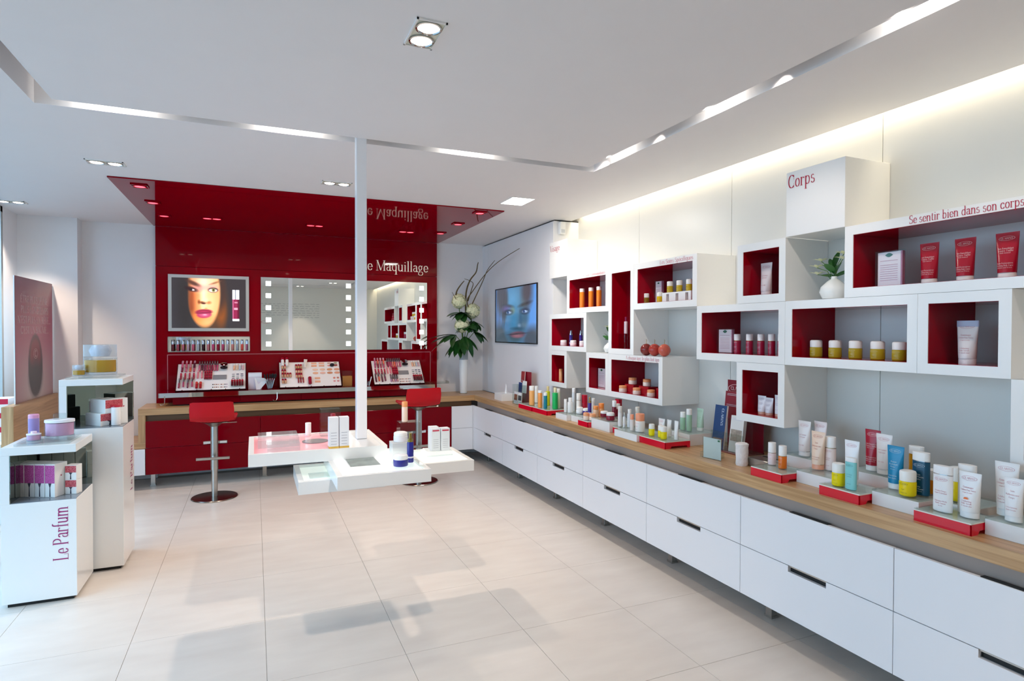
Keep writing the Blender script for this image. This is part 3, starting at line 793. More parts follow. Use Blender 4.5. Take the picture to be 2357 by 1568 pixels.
obj('bezel', MB().box(-.57, .57, -.012, 0, 0, .012).box(-.57, .57, -.012, 0, .612, .624).box(-.57, -.555, -.012, 0, .012, .612).box(.555, .57, -.012, 0, .012, .612), mat('black_plastic', '0d0e12', .2), t)
obj('display', painted('display', 1.11, .60, 150, 130, face_screen, print_mat('screen_glow', .75, .12)), parent=t, loc=(-.555, -.006, .012))

# ================================================================== MAKE-UP COUNTER ON THE BACK RUN
t = thing('makeup_counter', 'glossy red drawer plinth with a mirrored shelf on top, standing on oak', 'display counter', (0, 0, ZW1))
obj('plinth', MB().box(-.70, 1.66, 6.72, 6.985, 0, .012), BLACK, t)
xs = [-.738, -.135, .452, .826, 1.28, 1.68]
for a, b in zip(xs[:-1], xs[1:]):
    d = obj('drawer', MB().box(a + .001, b - .001, 6.695, 6.985, .012, .084, .001), REDDR, t)
obj('shelf', MB().box(-.855, 1.90, 6.66, 6.985, .085, .13, .001), mat('mirror_edge', 'd5d8d6', .05, metal=1.0), t)
obj('shelf_top', MB().box(-.853, 1.898, 6.662, 6.985, .1302, .132), mat('red_shelf_glass', '7a0014', .06), t)
obj('panel_outline', MB().box(-.816, 1.94, 6.996, 6.9995, 1.253, 1.258).box(-.816, -.811, 6.996, 6.9995, .9, 1.253).box(1.935, 1.94, 6.996, 6.9995, .9, 1.253), mat('pale_edge', 'c98a90', .3), rw)
for hx in (-.80, .215):
    obj('hook', MB().tube([(hx, 6.655, .1), (hx, 6.652, .04), (hx - .01, 6.65, .02), (hx - .035, 6.65, .018), (hx - .04, 6.65, .028)], .004, 6), CHROME, t)
ZSH = ZW1 + .132

# ================================================================== HANGING DISPLAY TABLES
POLEW = mat('pole_white', 'f0f1f4', .25)
t = thing('display_pole_stand', 'square white ceiling pole carrying four white light-box display tables', 'display stand', (.55, 3.43, 0))
ox, oy = .55, 3.43
obj('pole', MB().box(-.028, .028, -.028, .028, .9, ZC + .06, .002), POLEW, t)
def table(x0, x1, y0, y1, z1, glow, rim=.026, inset=.012, m=None):
    x0 -= ox; x1 -= ox; y0 -= oy; y1 -= oy; z0 = z1 - .06
    tb = obj('table_frame', MB().box(x0, x1, y0, y0 + rim, z0, z1).box(x0, x1, y1 - rim, y1, z0, z1).box(x0, x0 + rim, y0 + rim, y1 - rim, z0, z1).box(x1 - rim, x1, y0 + rim, y1 - rim, z0, z1).box(x0 + rim, x1 - rim, y0 + rim, y1 - rim, z0, z0 + .02), WHITE, t)
    obj('light_top', MB().box(x0 + rim, x1 - rim, y0 + rim, y1 - rim, z0 + .021, z1 - inset), m or glow, tb)
    return tb
GLOWT = mat('table_glow', 'f6f8f4', .2, emit='fbfff8', estr=.75)
GLOWS = mat('table_soft_glow', 'e6efe8', .1, emit='eaf6ee', estr=.35)
PINK = mat('pink_print_top', 'e8a8ae', .12, emit='ee9aa4', estr=.25, noise=.25, nscale=3)
tb = table(-.03, .642, 3.16, 3.72, .90, PINK, inset=.006)
obj('white_end_top', MB().box(.41 - ox, .616 - ox, 3.186 - oy, 3.694 - oy, .885, .8985), WHITE, tb)
table(.342, .778, 2.792, 3.38, .84, GLOWT)
table(.70, 1.13, 3.17, 3.585, .78, GLOWT)
table(.19, .60, 3.012, 3.42, .78, GLOWS)

# ================================================================== PERFUME KIOSKS
PLUM = mat('plum_letter', '9c1f6a', .4)
INDIGO = mat('smoked_mirror', 'a9b6b0', .02, metal=1.0)
def kiosk(x0, x1, y0, y1, z1, zn0, zn1, label, txt_on):
    t = thing('perfume_kiosk', label, 'display stand', (x0, y0, 0), 0, 'white perfume kiosks')
    w, d = x1 - x0, y1 - y0
    obj('plinth', MB().box(.02, w - .02, .02, d - .02, 0, .022), BLACK, t)
    obj('body', MB().box(0, w, 0, d, .022, zn0, .0012), WHITE, t)
    obj('top', MB().box(0, w, 0, d, zn1, z1, .0012), WHITE, t)
    obj('left_post', MB().box(0, .038, 0, d, zn0, zn1), WHITE, t)
    obj('niche_mirror', MB().box(.038, w, d - .012, d, zn0, zn1).box(.038, .042, .001, d - .012, zn0, zn1), INDIGO, t)
    obj('niche_floor', MB().box(.042, w - .002, .002, d - .012, zn0, zn0 + .003), mat('grey_glass', '77808a', .08), t)
    P, tw = text_polys('Le Parfum', .098, 1.0); k_ = .30 / tw
    if txt_on == 'front':
        obj('lettering', flat_mesh('lettering', polys_mb(P, lambda u, v: (w - .04 - v, -.0012, .228 + u * k_)), PLUM), parent=t)
    else:
        obj('lettering', flat_mesh('lettering', polys_mb(P, lambda u, v: (w + .0012, d - .07 - v, zn0 - .46 + u * k_)), PLUM), parent=t)
    return t
kiosk(-1.252, -.915, 4.02, 4.385, .87, .564, .826, 'shorter white perfume kiosk lettered Le Parfum, with purple cartons in its niche', 'front')
kiosk(-1.09, -.76, 4.42, 4.785, 1.20, .897, 1.162, 'taller white perfume kiosk with red tree-print boxes in its niche', 'side')

# parapet with poster by the window
t = tag(obj('parapet', MB().box(-1.775, -1.70, 5.73, 6.868, 0, .915, .002), WOODY), 'oak parapet panel at the window, carrying the burgundy poster', 'parapet')
obj('end_cap', MB().box(-1.775, -1.70, 5.7275, 5.7298, 0, .915), WOODZ, t)
def balm_poster(U, V):
    X, Y = U * 100, V * 100
    C = np.zeros(U.shape + (3,)) + np.array([.52, .24, .31])
    C = mixc(C, 'b83c5e', ell(X, Y, 50, 50, 75, 30, .8)); C = mixc(C, 'c9bab8', ell(X, Y, 50, 92, 52, 40, .7))
    C = mixc(C, '33252c', ell(X, Y, 50, 72, 19, 26, .04)); C = mixc(C, '8f2436', ell(X, Y, 50, 62, 15, 14, .25)); C = mixc(C, '3a3338', ell(X, Y, 50, 82, 16, 14, .4))
    return C
t = thing('poster_board', 'burgundy poster board about a balm standing on the oak parapet', 'poster', (-1.735, 6.86, .916), -PI/2 + PI)
# local +x runs towards -y after rotation by 90 degrees: face towards +x world
t.rotation_euler = (0, 0, PI/2)
t.location = (-1.735, 5.90, .9165)
obj('board', MB().box(0, .955, .002, .010, 0, 1.02), WHITE, t)
obj('print', painted('print', .955, 1.02, 60, 70, balm_poster, print_mat('paper_print', 0, .3)), parent=t)
PW = mat('pale_pink_letter', 'f6e2e4', .5)
tm = MB()
for k, s in enumerate(('ÊTRE PLUS JEUNE,', 'PLUS LONGTEMPS', "N'EST PLUS UN RÊVE...", "C'EST UN BAUME...")):
    P, w = text_polys(s, .082, 1.0, align='c'); sx = min(1.0, .84 / w)
    m2 = polys_mb(P, lambda u, v: (.478 + u * sx, -.0006, .815 - k * .085 + v)); tm.add(m2.v, m2.f)
obj('lettering', flat_mesh('lettering', tm, PW), parent=t)
P, w = text_polys('C', .075, 1.0, align='c')
obj('emblem', flat_mesh('emblem', polys_mb(P + oval_polys(0, .026, .055, .042, .004), lambda u, v: (.478 + u, -.0012, .36 + v)), PW), parent=t)

# ================================================================== STOOLS
SEATR = mat('red_shell', 'bc0f1c', .4, spec=.25)
def stool(name, label, loc, rz, zs):
    t = thing(name, label, 'bar stool', loc, rz, 'red bar stools')
    obj('base', MB().lathe([(.0, 0), (.19, 0), (.193, .004), (.188, .010), (.03, .013), (0, .013)], 40), mat('stool_base', '8b8078', .22, metal=1.0), t)
    obj('lower_column', MB().lathe([(.0, .012), (.026, .012), (.026, .31), (0, .31)], 20), STEEL, t)
    obj('upper_column', MB().lathe([(.0, .25), (.032, .25), (.032, zs - .06), (0, zs - .06)], 20), STEEL, t)
    obj('seat_plate', MB().lathe([(0, zs - .065), (.03, zs - .065), (.08, zs - .03), (.12, zs - .018), (0, zs - .016)], 20), STEEL, t)
    obj('lever', MB().tube([(.02, -.03, zs - .03), (.19, -.05, zs - .026)], .005, 6), STEEL, t)
    # foot rests
    f = MB()
    for dz, dy, w in ((.37, .10, .135),):
        f.box(-w, w, -dy - .012, -dy + .012, dz - .012, dz + .012, .003).box(-.014, .014, -dy, -.02, dz - .01, dz + .01)
    obj('foot_bar', f, STEEL, t)
    obj('foot_ring', MB().box(-.10, .10, .06, .085, .472, .50, .004).box(-.014, .014, .0, .07, .474, .498), CHROME, t)
    # moulded shell: seat pan curving up into a low backrest (back towards -y)
    prof = [(.20, .012), (.19, .004), (.15, 0), (.05, -.008), (-.06, -.008), (-.13, 0), (-.165, .02), (-.185, .06), (-.195, .11), (-.20, .155), (-.203, .175)]
    R = []
    th = .012; n = 15
    def P(i, j, off):
        y, z = prof[i]; u = j / (n - 1) * 2 - 1
        hw = .178 - (.012 if i == 0 else 0) - .006 * (i > 8)
        corner = .03 if i == 0 else .008 if i == len(prof) - 1 else 0
        cr = max(0, abs(u) - .86) / .14
        bend = .018 * u * u if i < 6 else 0
        yb = .03 * u * u if i >= 6 else 0
        a = (prof[min(i+1, len(prof)-1)][0] - prof[max(i-1, 0)][0], prof[min(i+1, len(prof)-1)][1] - prof[max(i-1, 0)][1])
        l = math.hypot(*a); nx_, nz_ = -a[1] / l, a[0] / l
        return (u * hw, y + yb + nx_ * off * -1, zs + z + bend - corner * cr * cr * (1 if i else 0) - nz_ * off * -1)
    vs = []; fs = []
    for off in (0, th):
        for i in range(len(prof)):
            for j in range(n): vs.append(P(i, j, off))
    N = len(prof) * n
    for i in range(len(prof) - 1):
        for j in range(n - 1):
            a, b = i*n + j, (i+1)*n + j
            fs += [(a, a+1, b+1, b), (N + a, N + b, N + b + 1, N + a + 1)]
    for j in range(n - 1):
        fs += [(j, N + j, N + j + 1, j + 1), ((len(prof)-1)*n + j, (len(prof)-1)*n + j + 1, N + (len(prof)-1)*n + j + 1, N + (len(prof)-1)*n + j)]
    for i in range(len(prof) - 1):
        fs += [(i*n, (i+1)*n, N + (i+1)*n, N + i*n), (i*n + n-1, N + i*n + n-1, N + (i+1)*n + n-1, (i+1)*n + n-1)]
    obj('shell_seat', MB().add(vs, fs, True), SEATR, t)
    return t
stool('bar_stool', 'red bar stool on a steel column, standing clear in front of red drawers', (-.335, 6.02, 0), -.06, .705)
stool('bar_stool', 'red bar stool mostly hidden behind the hanging display tables', (1.505, 5.87, 0), .08, .775)

# ================================================================== PRODUCT MAKERS
# every product stands at its base on z=0 of its own empty, its front towards local -y
def cm(color, rough=.25, **k): return mat('c_' + color + '_' + str(rough) + ('_t' if k.get('trans') else ''), color, rough, **k)
def liquid(color): return mat('liq_' + color, color, .1, trans=.04, ior=1.3)
def surf_print(lines, logo, w, z0, z1, yfun, m, t, name='label_lettering'):
    """lines of small text and an oval logo mapped on the front of a container; yfun(x,z) -> y of the surface"""
    P = []
    if logo:
        q, tw = text_polys('CLARINS', w * .125, 1.0, align='c'); zc = z1 - w * .22
        P += [[(u, v + zc - w * .042) for u, v in p] for p in q] + [[(u, v + zc) for u, v in p] for p in oval_polys(0, 0, w * .34, w * .11, w * .014, 20)]
    for s, size, zr in lines:
        q, tw = text_polys(s, size * w * .74, .95, align='c')
        k = min(1.0, .66 * w / max(tw, 1e-6))
        zz = z0 + (z1 - z0) * zr
        P += [[(u * k, v + zz) for u, v in p] for p in q]
    mb = polys_mb(P, lambda u, v: (u, yfun(u, v) - .0006, v))
    return obj(name, flat_mesh(name, mb, m), parent=t)
TXT = {
 'ventre': [('Soin Remodelant', .16, .60), ('Ventre-Taille', .16, .54), ('Multi-Intensif', .11, .49), ('Super Restorative', .14, .22), ('Redefining Body Care', .14, .16), ('Abdomen and Waist', .10, .11)],
 'relax': [('Baume', .16, .58), ('Hydratant', .16, .51), ('"Relax"', .16, .44), ('Moisture', .10, .38), ('Nourishing', .14, .20), ('Body Balm', .14, .13)],
 'bain': [('Bain', .17, .60), ('aux Plantes', .17, .53), ('"Relax"', .17, .46), ('Relax', .15, .24), ('Bath Shower', .15, .17), ('Concentrate', .12, .11)],
 'lait': [('Baume Corps', .15, .56), ('Super Hydratant', .15, .50), ('Moisture-Rich', .15, .28), ('Body Lotion', .15, .22), ('dry skin', .10, .16)],
 'gommage': [('Gommage', .15, .62), ('Exfoliant Peau Neuve', .13, .55), ('visage et corps', .1, .49), ('Exfoliating', .13, .26), ('Body Scrub', .13, .20), ('for smooth skin', .1, .14)],
 'few': [('Lait Fondant', .14, .55), ('Hydratant', .14, .47), ('Body Milk', .12, .2)],
 'raffermissant': [('Soin', .17, .66), ('Raffermissant', .17, .56), ('Corps', .17, .48), ('Extra-Firming', .13, .22), ('Body Cream', .13, .15)],
}
def tube_pack(label, loc, h, w, body, cap, ink, txt='few', caph=.13, capw=.74, rz=-PI/2, group=None, logo=True, top=None, band=None):
    """squeeze tube standing on its cap with a flat crimped top"""
    t = thing('cream_tube', label, 'tube', loc, rz, group)
    zc = h * caph; dep = w * .34
    obj('cap', MB().lathe([(1, 0), (1, zc * .9), (.96, zc)], 24, sx=w * capw / 2, sy=dep * .95), cm(cap, .3), t)
    N = 10; R = []; n = 28
    def ab(s): return (w/2) * (capw + (1 - capw) * s ** .9), dep * (1 - s ** 1.4) + .0012
    for i in range(N + 1):
        s = i / N; a, b = ab(s); z = zc + (h - zc) * s * .955
        R.append([(a * math.cos(2*PI*j/n), b * math.sin(2*PI*j/n), z) for j in range(n)])
    a, b = ab(1.0)
    R.append([(a * math.cos(2*PI*j/n), b * math.sin(2*PI*j/n), h) for j in range(n)])
    bo = obj('body', MB().rings(R), cm(body, .22), t)
    if top: obj('crimp_band', MB().lathe([(1, h * .86), (1.003, h * .955), (1.0, h)], 28, sx=w/2 * 1.004, sy=.006), cm(top, .3), bo)
    if band: obj('gold_band', MB().lathe([(1.02, zc * 1.0), (1.02, zc * 1.05)], 24, sx=w * capw / 2, sy=dep * .98), cm(band, .2, metal=1.0), t)
    def yf(x, z):
        s = max(0, min(1, (z - zc) / ((h - zc) * .955))); a, b = ab(s)
        return -b * math.sqrt(max(.02, 1 - min(1, x / a) ** 2))
    if txt: surf_print(TXT[txt], logo, w, zc, h * .97, yf, cm(ink, .5), bo)
    return t
def bottle(label, loc, h, w, body, cap, capf=.3, capw=.96, rz=-PI/2, group=None, ink=None, txt=None, glassy=False, sy=1.0, neck=False, band=None, cat='bottle', name='lotion_bottle', dome=.08, logo=True):
    """cylindrical or oval bottle with a cap"""
    t = thing(name, label, cat, loc, rz, group)
    r = w / 2; zc = h * (1 - capf)
    nk = .55 if neck else capw * .98
    bo = obj('body', MB().lathe([(r * .9, 0), (r * .99, h * .012), (r, h * .03), (r, zc * .96), (r * .97, zc * .985), (r * nk, zc)], 28, sy=sy), liquid(body) if glassy else cm(body, .2), t)
    rc = r * capw
    obj('cap', MB().lathe([(rc, zc + .0006), (rc, h - rc * dome * 1.4), (rc * .96, h - rc * dome * .5), (rc * .82, h), (0, h)], 28, sy=sy), cm(cap, .3), t)
    if band: obj('gold_band', MB().lathe([(r * 1.01, zc * .985), (r * 1.01, zc * 1.005)], 28, sy=sy), cm(band, .2, metal=1.0), t)
    if ink:
        def yf(x, z): return -r * sy * math.sqrt(max(.02, 1 - min(1, x / r) ** 2))
        surf_print(TXT.get(txt or 'few', []), logo, w * .95, 0, zc * .97, yf, cm(ink, .5), bo)
    return t
def jar(label, loc, h, w, body, cap, capf=.42, rz=-PI/2, group=None, ink=None, glassy=False, dome=.25, name='cream_jar'):
    """squat jar with a wide rounded lid"""
    t = thing(name, label, 'jar', loc, rz, group)
    r = w / 2; zc = h * (1 - capf)
    bo = obj('body', MB().lathe([(r * .86, 0), (r * .97, h * .03), (r, h * .1), (r, zc * .93), (r * .94, zc)], 26), liquid(body) if glassy else cm(body, .2), t)
    obj('lid', MB().lathe([(r * .96, zc + .0005), (r * .97, h - r * dome), (r * .9, h - r * dome * .3), (r * .7, h), (0, h)], 26), cm(cap, .3), t)
    if ink:
        yf = lambda x, z: -r * math.sqrt(max(.02, 1 - min(1, x / r) ** 2))
        surf_print([('Huile', .16, .42), ('Treatment Oil', .13, .2)], True, w * .82, 0, zc * 1.02, yf, cm(ink, .5), bo)
    return t
def pump_bottle(label, loc, h, w, body, cap, rz=-PI/2, group=None, clear_cap=True):
    t = thing('serum_bottle', label, 'bottle', loc, rz, group)
    r = w / 2; z1 = h * .68
    obj('body', MB().lathe([(r * .95, 0), (r, h * .02), (r, z1 * .97), (r * .9, z1)], 20), cm(body, .12), t)
    obj('pump_collar', MB().lathe([(r * .8, z1), (r * .8, h * .78), (r * .45, h * .79), (r * .42, h * .92), (r * .5, h * .93), (r * .5, h * .97), (0, h * .97)], 18), cm(cap, .15, metal=1.0), t)
    obj('clear_cap', MB().lathe([(r * .95, z1 + .0005), (r * .95, h * .98), (r * .85, h), (0, h)], 20), CLEAR, t)
    obj('label_print', MB().lathe([(r * 1.004, h * .15), (r * 1.004, h * .2)], 20), cm('e8e4f0', .4), t)
    return t
def carton(label, loc, w, d, h, color, rz=0.0, group=None, panel=None, panel_z=(0, 1), name='product_carton', heart=None, side=None, foot=None, lines=None):
    """folding carton; panel = coloured print on the front, side = print on the +x side"""
    t = thing(name, label, 'box', loc, rz, group)
    obj('body', MB().box(-w/2, w/2, -d/2, d/2, 0, h, .0008), cm(color, .35), t)
    if panel: obj('front_print', MB().box(-w/2 + .0006, w/2 - .0006, -d/2 - .0006, -d/2, h * panel_z[0] + .0005, h * panel_z[1] - .0005), panel, t)
    if side: obj('side_print', MB().box(w/2, w/2 + .0006, -d/2 + .0006, d/2 - .0006, h * panel_z[0], h * panel_z[1] - .0005), side, t)
    if foot: obj('foot_band', MB().box(-w/2 - .0006, w/2 + .0006, -d/2 - .0006, d/2 + .0006, 0, h * .07), foot, t)
    if heart:
        pts = [(.5 * 16 * math.sin(a) ** 3 / 16, (13*math.cos(a) - 5*math.cos(2*a) - 2*math.cos(3*a) - math.cos(4*a)) / 32) for a in np.linspace(0, 2*PI, 17)[:-1]]
        s = heart[1]
        if heart[0] == 'front': f = lambda u, v: (u * s, -d/2 - .0009, h * .68 + v * s)
        else: f = lambda u, v: (w/2 + .0009, u * s, h * .62 + v * s)
        obj('heart_print', flat_mesh('heart_print', polys_mb([pts], f), cm('b01c3c', .5)), parent=t)
    if lines:
        P = []
        for i in range(lines): P.append([(-w*.3, h*(.5-.09*i)), (w*.3, h*(.5-.09*i)), (w*.3, h*(.5-.09*i)+.002), (-w*.3, h*(.5-.09*i)+.002)])
        obj('text_print', flat_mesh('text_print', polys_mb(P, lambda u, v: (u, -d/2 - .0009, v)), cm('a9a9b4', .5)), parent=t)
    return t
def card_frame(label, loc, w, h, rz=-PI/2):
    """acrylic block frame with a printed notice and a small green leaf emblem"""
    t = thing('notice_card', label, 'sign', loc, rz, 'framed notice cards in the shelves')
    obj('acrylic_frame', MB().box(-w/2, w/2, -.004, .022, 0, h), CLEAR, t)
    obj('card', MB().box(-w/2 + .006, w/2 - .012, .006, .008, .003, h - .006), cm('f2e3ea', .5), t)
    obj('edge_strip', MB().box(w/2 - .010, w/2 - .002, .004, .020, .003, h - .006), cm('b06a86', .3), t)
    leaf = [(-.018 + .036 * i / 8, .009 * math.sin(PI * i / 8)) for i in range(9)] + [(.018 - .036 * i / 8, -.009 * math.sin(PI * i / 8)) for i in range(1, 8)]
    k = w / .12
    obj('leaf_emblem', flat_mesh('leaf_emblem', polys_mb([leaf], lambda u, v: (u * k - .003, .0052, h * .88 + v * k)), cm('1f5c46', .5)), parent=t)
    P = [[(-w*.36, h*z), (w*.3, h*z), (w*.3, h*z + .0022), (-w*.36, h*z + .0022)] for z in (.72, .6, .54, .48, .42, .36, .3, .24, .18)]
    obj('text_lines', flat_mesh('text_lines', polys_mb(P, lambda u, v: (u, .0052, v)), cm('c792a4', .5)), parent=t)
    return t
ACR = CLEAR
REDACR = mat('red_acrylic', 'd8132e', .08, trans=.12, emit='d8132e', estr=.06)
def riser(label, x0, x1, y0, y1, h, red=False, deep=None, slab=True):
    t = thing('display_riser', label, 'riser', (x0, y0, ZW1), 0, 'low display risers on the worktop')
    w, d = x1 - x0, y1 - y0
    if red:
        f = h - .010
        obj('body', MB().prism([(0, 0), (d, 0), (d, f), (0, f)], 0, 0, .004).prism([(0, f), (w, f), (w, 0), (w - .02, 0), (w - .025, f * .35), (.05, f * .35), (.04, 0), (0, 0)], 1, 0, .004).box(.004, w, d - .004, d, 0, f).box(w - .004, w, .004, d - .004, 0, f), REDACR, t)
        obj('white_tray', MB().box(0, w, 0, d, f, f + .005, .001), cm('ecebe2', .25), t)
        obj('clear_slab', MB().box(0, w, 0, d, f + .0052, h), CLEAR, t)
    else:
        obj('body', MB().box(0, w, 0, d, 0, h - (.008 if slab else 0), .001), WHITE, t)
        if slab: obj('clear_slab', MB().box(0, w, 0, d, h - .0078, h), CLEAR, t)
    return t

# ================================================================== PRODUCTS (metres; x towards the shelf wall, y towards the red wall)
# ------------------------------------------------------------------ body care display on the risers (open end of the worktop)
bottle('small round bottle with white cap and pale pink body on a red riser', (2.463, 2.319, 0.8150), 0.1147, 0.0398, 'efdcdc', 'f2f0ee', capf=0.46, ink='c97a86', band='b89a4a')
bottle('small orange bottle with a white cap on a red riser', (2.442, 2.232, 0.8150), 0.1146, 0.0398, 'e0701c', 'f2f0ee', capf=0.45, ink='f4d9c0', band='b89a4a')
tube_pack('plain white tube with a gold band nearest the leaflet rack, on a back riser', (2.660, 2.290, 0.8520), 0.1811, 0.0775, 'f0e9e6', 'f2f0ee', 'c97a86', band='b89a4a')
tube_pack('white tube half hidden behind the peach tube', (2.700, 2.226, 0.8520), 0.1844, 0.0766, 'f0e2e0', 'f2f0ee', 'c97a86')
tube_pack('peach coloured tube with a peach cap', (2.543, 2.109, 0.8300), 0.1824, 0.0785, 'f0d2ba', 'f0a888', 'b5554a', 'raffermissant', band='b89a4a')
bottle('pale pink bottle with a tall white cap beside the peach tube', (2.577, 2.068, 0.8300), 0.1627, 0.0553, 'efdcd6', 'f2f0ee', capf=0.33, ink='b5554a', txt='few', band='b89a4a', sy=0.75)
jar('yellow oil jar with white lid standing beside the turquoise bottle', (2.401, 1.885, 0.8150), 0.1008, 0.0541, 'f5e016', 'f2f1ec', ink='8a7a10', glassy=True)
tube_pack('white tube standing behind the turquoise bottle', (2.475, 1.876, 0.8150), 0.1969, 0.0726, 'f0f0f2', 'f0f0f2', 'c97a86')
bottle('slim turquoise bottle with white cap on a red riser', (2.392, 1.817, 0.8150), 0.1390, 0.0528, '86cfcf', 'eef0f0', capf=0.14, ink='2f6a78', txt='few', sy=0.5, name='gel_bottle')
tube_pack('crimson tube behind the blue tube', (2.660, 1.910, 0.8560), 0.1883, 0.0767, 'a8142e', 'efece8', 'f2dcdc', 'ventre')
tube_pack('white tube between the crimson and the blue tube', (2.640, 1.841, 0.8560), 0.1797, 0.0771, 'efeae8', 'efece8', 'c97a86', 'few', band='b89a4a')
tube_pack('bright blue tube with a white cap', (2.535, 1.716, 0.8300), 0.1816, 0.0746, '0f86b4', 'f2f2f0', 'dcf0f6', 'relax')
jar('yellow oil jar with white lid in front of the dark blue bottle', (2.471, 1.621, 0.8300), 0.1028, 0.0624, 'f2d81a', 'f2f1ec', ink='6d6a14', glassy=True)
bottle('dark petrol blue oval bottle with white cap', (2.530, 1.605, 0.8300), 0.1766, 0.0697, '0f4a66', 'f2f1ee', capf=0.2, capw=1.0, ink='dfeef4', txt='bain', sy=0.5, dome=0.03, band='c0c4c8')
bottle('amber oval bottle with white cap behind the dark blue bottle', (2.640, 1.695, 0.8300), 0.1769, 0.0647, 'd0921c', 'f2f1ee', capf=0.2, capw=1.0, sy=0.5, dome=0.03, glassy=True)
jar('orange oil jar half hidden behind the white lotion bottle', (2.600, 1.599, 0.8300), 0.0996, 0.0589, 'e0861c', 'f2f1ec', glassy=True)
bottle('large white oval lotion bottle with red print on a red riser', (2.422, 1.454, 0.8150), 0.1753, 0.0706, 'f0f0f0', 'f0f0f0', capf=0.18, capw=1.0, ink='c2566a', txt='lait', sy=0.45, dome=0.03, band='c0c4c8')
jar('yellow oil jar behind the white sun-marked tube', (2.580, 1.496, 0.8300), 0.1332, 0.0565, 'f0d41c', 'f2f1ec', glassy=True)
bottle('white oval bottle behind the sun-marked tube', (2.475, 1.399, 0.8150), 0.1862, 0.0638, 'efefee', 'f0f0ee', capf=0.2, capw=1.0, sy=0.5, dome=0.03)
sun_tube = tube_pack('white tube with a small orange sun mark on a red riser', (2.444, 1.372, 0.8150), 0.1656, 0.0774, 'f0f0f0', 'f0f0f0', 'c2566a', 'gommage', capw=0.8)
obj('sun_mark', flat_mesh('sun_mark', polys_mb([[(.008 * math.cos(PI * i / 10), .008 * math.sin(PI * i / 10)) for i in range(11)]], lambda u, v: (u, -.0262, .068 + v)), cm('f07a3c', .5)), parent=sun_tube)
tube_pack('tall white tube at the open end of the row, behind a shorter one', (2.540, 1.303, 0.8300), 0.1935, 0.0794, 'f0eeec', 'f0f0ee', 'c97a86', 'gommage')
tube_pack('shorter white tube in front of the tall one at the open end', (2.483, 1.251, 0.8300), 0.1525, 0.0622, 'efefef', 'f0f0ee', 'c97a86', 'raffermissant', capw=0.85)
# ------------------------------------------------------------------ face care display
jar('yellow oil jar standing alone beside two others on a red riser', (2.414, 3.278, 0.8150), 0.0767, 0.0391, 'f7e314', 'f2f1ec', glassy=True, ink='8a7a10')
jar('yellow oil jar at the back of the pair on a red riser', (2.427, 3.195, 0.8150), 0.0782, 0.0407, 'f7e314', 'f2f1ec', glassy=True)
jar('square-shouldered yellow oil jar in front of the pair on a red riser', (2.408, 3.144, 0.8150), 0.0795, 0.0424, 'f7e314', 'f2f1ec', glassy=True, ink='8a7a10')
tube_pack('small white tube behind the yellow jars', (2.530, 3.323, 0.8150), 0.1000, 0.0671, 'f0efee', 'efefee', 'c97a86')
tube_pack('slim white leaning-topped tube next to the yellow jars', (2.500, 3.205, 0.8150), 0.1086, 0.0441, 'efeeec', 'e6e4e2', 'c9b0b0', None)
tube_pack('slim white pointed tube at the edge of the yellow jar riser', (2.470, 3.095, 0.8150), 0.1182, 0.0392, 'f2f1ef', 'e6e4e2', 'c9b0b0', None)
bottle('shorter pale green bottle with white cap on the tall white riser', (2.628, 3.227, 0.8470), 0.1198, 0.0353, 'a9cfb4', 'f2f1ee', capf=0.31, glassy=True)
bottle('taller pale green bottle with white cap on the tall white riser', (2.637, 3.175, 0.8470), 0.1452, 0.0358, 'a9cfb4', 'f2f1ee', capf=0.27, glassy=True)
tube_pack('pale green tube on the tall white riser', (2.720, 3.164, 0.8470), 0.1459, 0.0617, 'c2e0cc', 'eef0ea', '6a9a7c', 'few')
bottle('slim white bottle with pale cap on the small red riser', (2.432, 3.679, 0.8150), 0.1470, 0.0312, 'efecea', 'e6e0d8', capf=0.3, ink='c9a0a8')
pump_bottle('white pump bottle beside the clear bottle', (2.437, 3.633, 0.8150), 0.1123, 0.0180, 'efecea', 'e8e8e8')
bottle('clear bottle with a white cap behind the peach-capped jars', (2.460, 3.600, 0.8200), 0.1276, 0.0328, 'e4e6ea', 'f2f1ee', capf=0.24, capw=0.75, glassy=True)
bottle('small pale bottle with a peach cap', (2.396, 3.478, 0.8200), 0.1097, 0.0260, 'ece2dc', 'f2a27c', capf=0.32)
bottle('stout white bottle with a wide peach cap', (2.419, 3.415, 0.8200), 0.1225, 0.0646, 'f0eae4', 'f29a72', capf=0.4, capw=0.92, ink='c97a86')
bottle('tall white bottle behind the peach-capped one', (2.520, 3.589, 0.8200), 0.1429, 0.0329, 'efece6', 'e4ddd0', capf=0.3)
jar('dark red cream jar with white lid next to the red carton', (2.470, 3.952, 0.8470), 0.0449, 0.0615, '8a1430', 'f0efee', capf=0.4)
jar('dark red cream jar with white lid at the riser edge', (2.420, 3.788, 0.8470), 0.0566, 0.0618, '8a1430', 'f0efee', capf=0.4)
bottle('dark red bottle with a white cap behind the dark red jars', (2.540, 3.922, 0.8470), 0.1245, 0.0331, '7c1028', 'f0efee', capf=0.38)
bottle('short dark red bottle with white cap, next to the taller one', (2.580, 3.932, 0.8470), 0.0989, 0.0323, '7c1028', 'f0efee', capf=0.42)
bottle('apricot bottle with white cap at the far end of the risers', (2.382, 5.078, 0.8150), 0.1777, 0.0512, 'f2b06a', 'f0efec', capf=0.24, glassy=True)
bottle('pale clear bottle behind the apricot bottle', (2.500, 5.226, 0.8150), 0.1613, 0.0336, 'ece6dc', 'f0efec', capf=0.25)
bottle('bright orange bottle on a red riser', (2.364, 4.865, 0.8150), 0.1563, 0.0408, 'f09a4a', 'f0efec', capf=0.14)
bottle('slim teal bottle with white cap', (2.380, 4.788, 0.8150), 0.1438, 0.0325, '157f94', 'f0efec', capf=0.2)
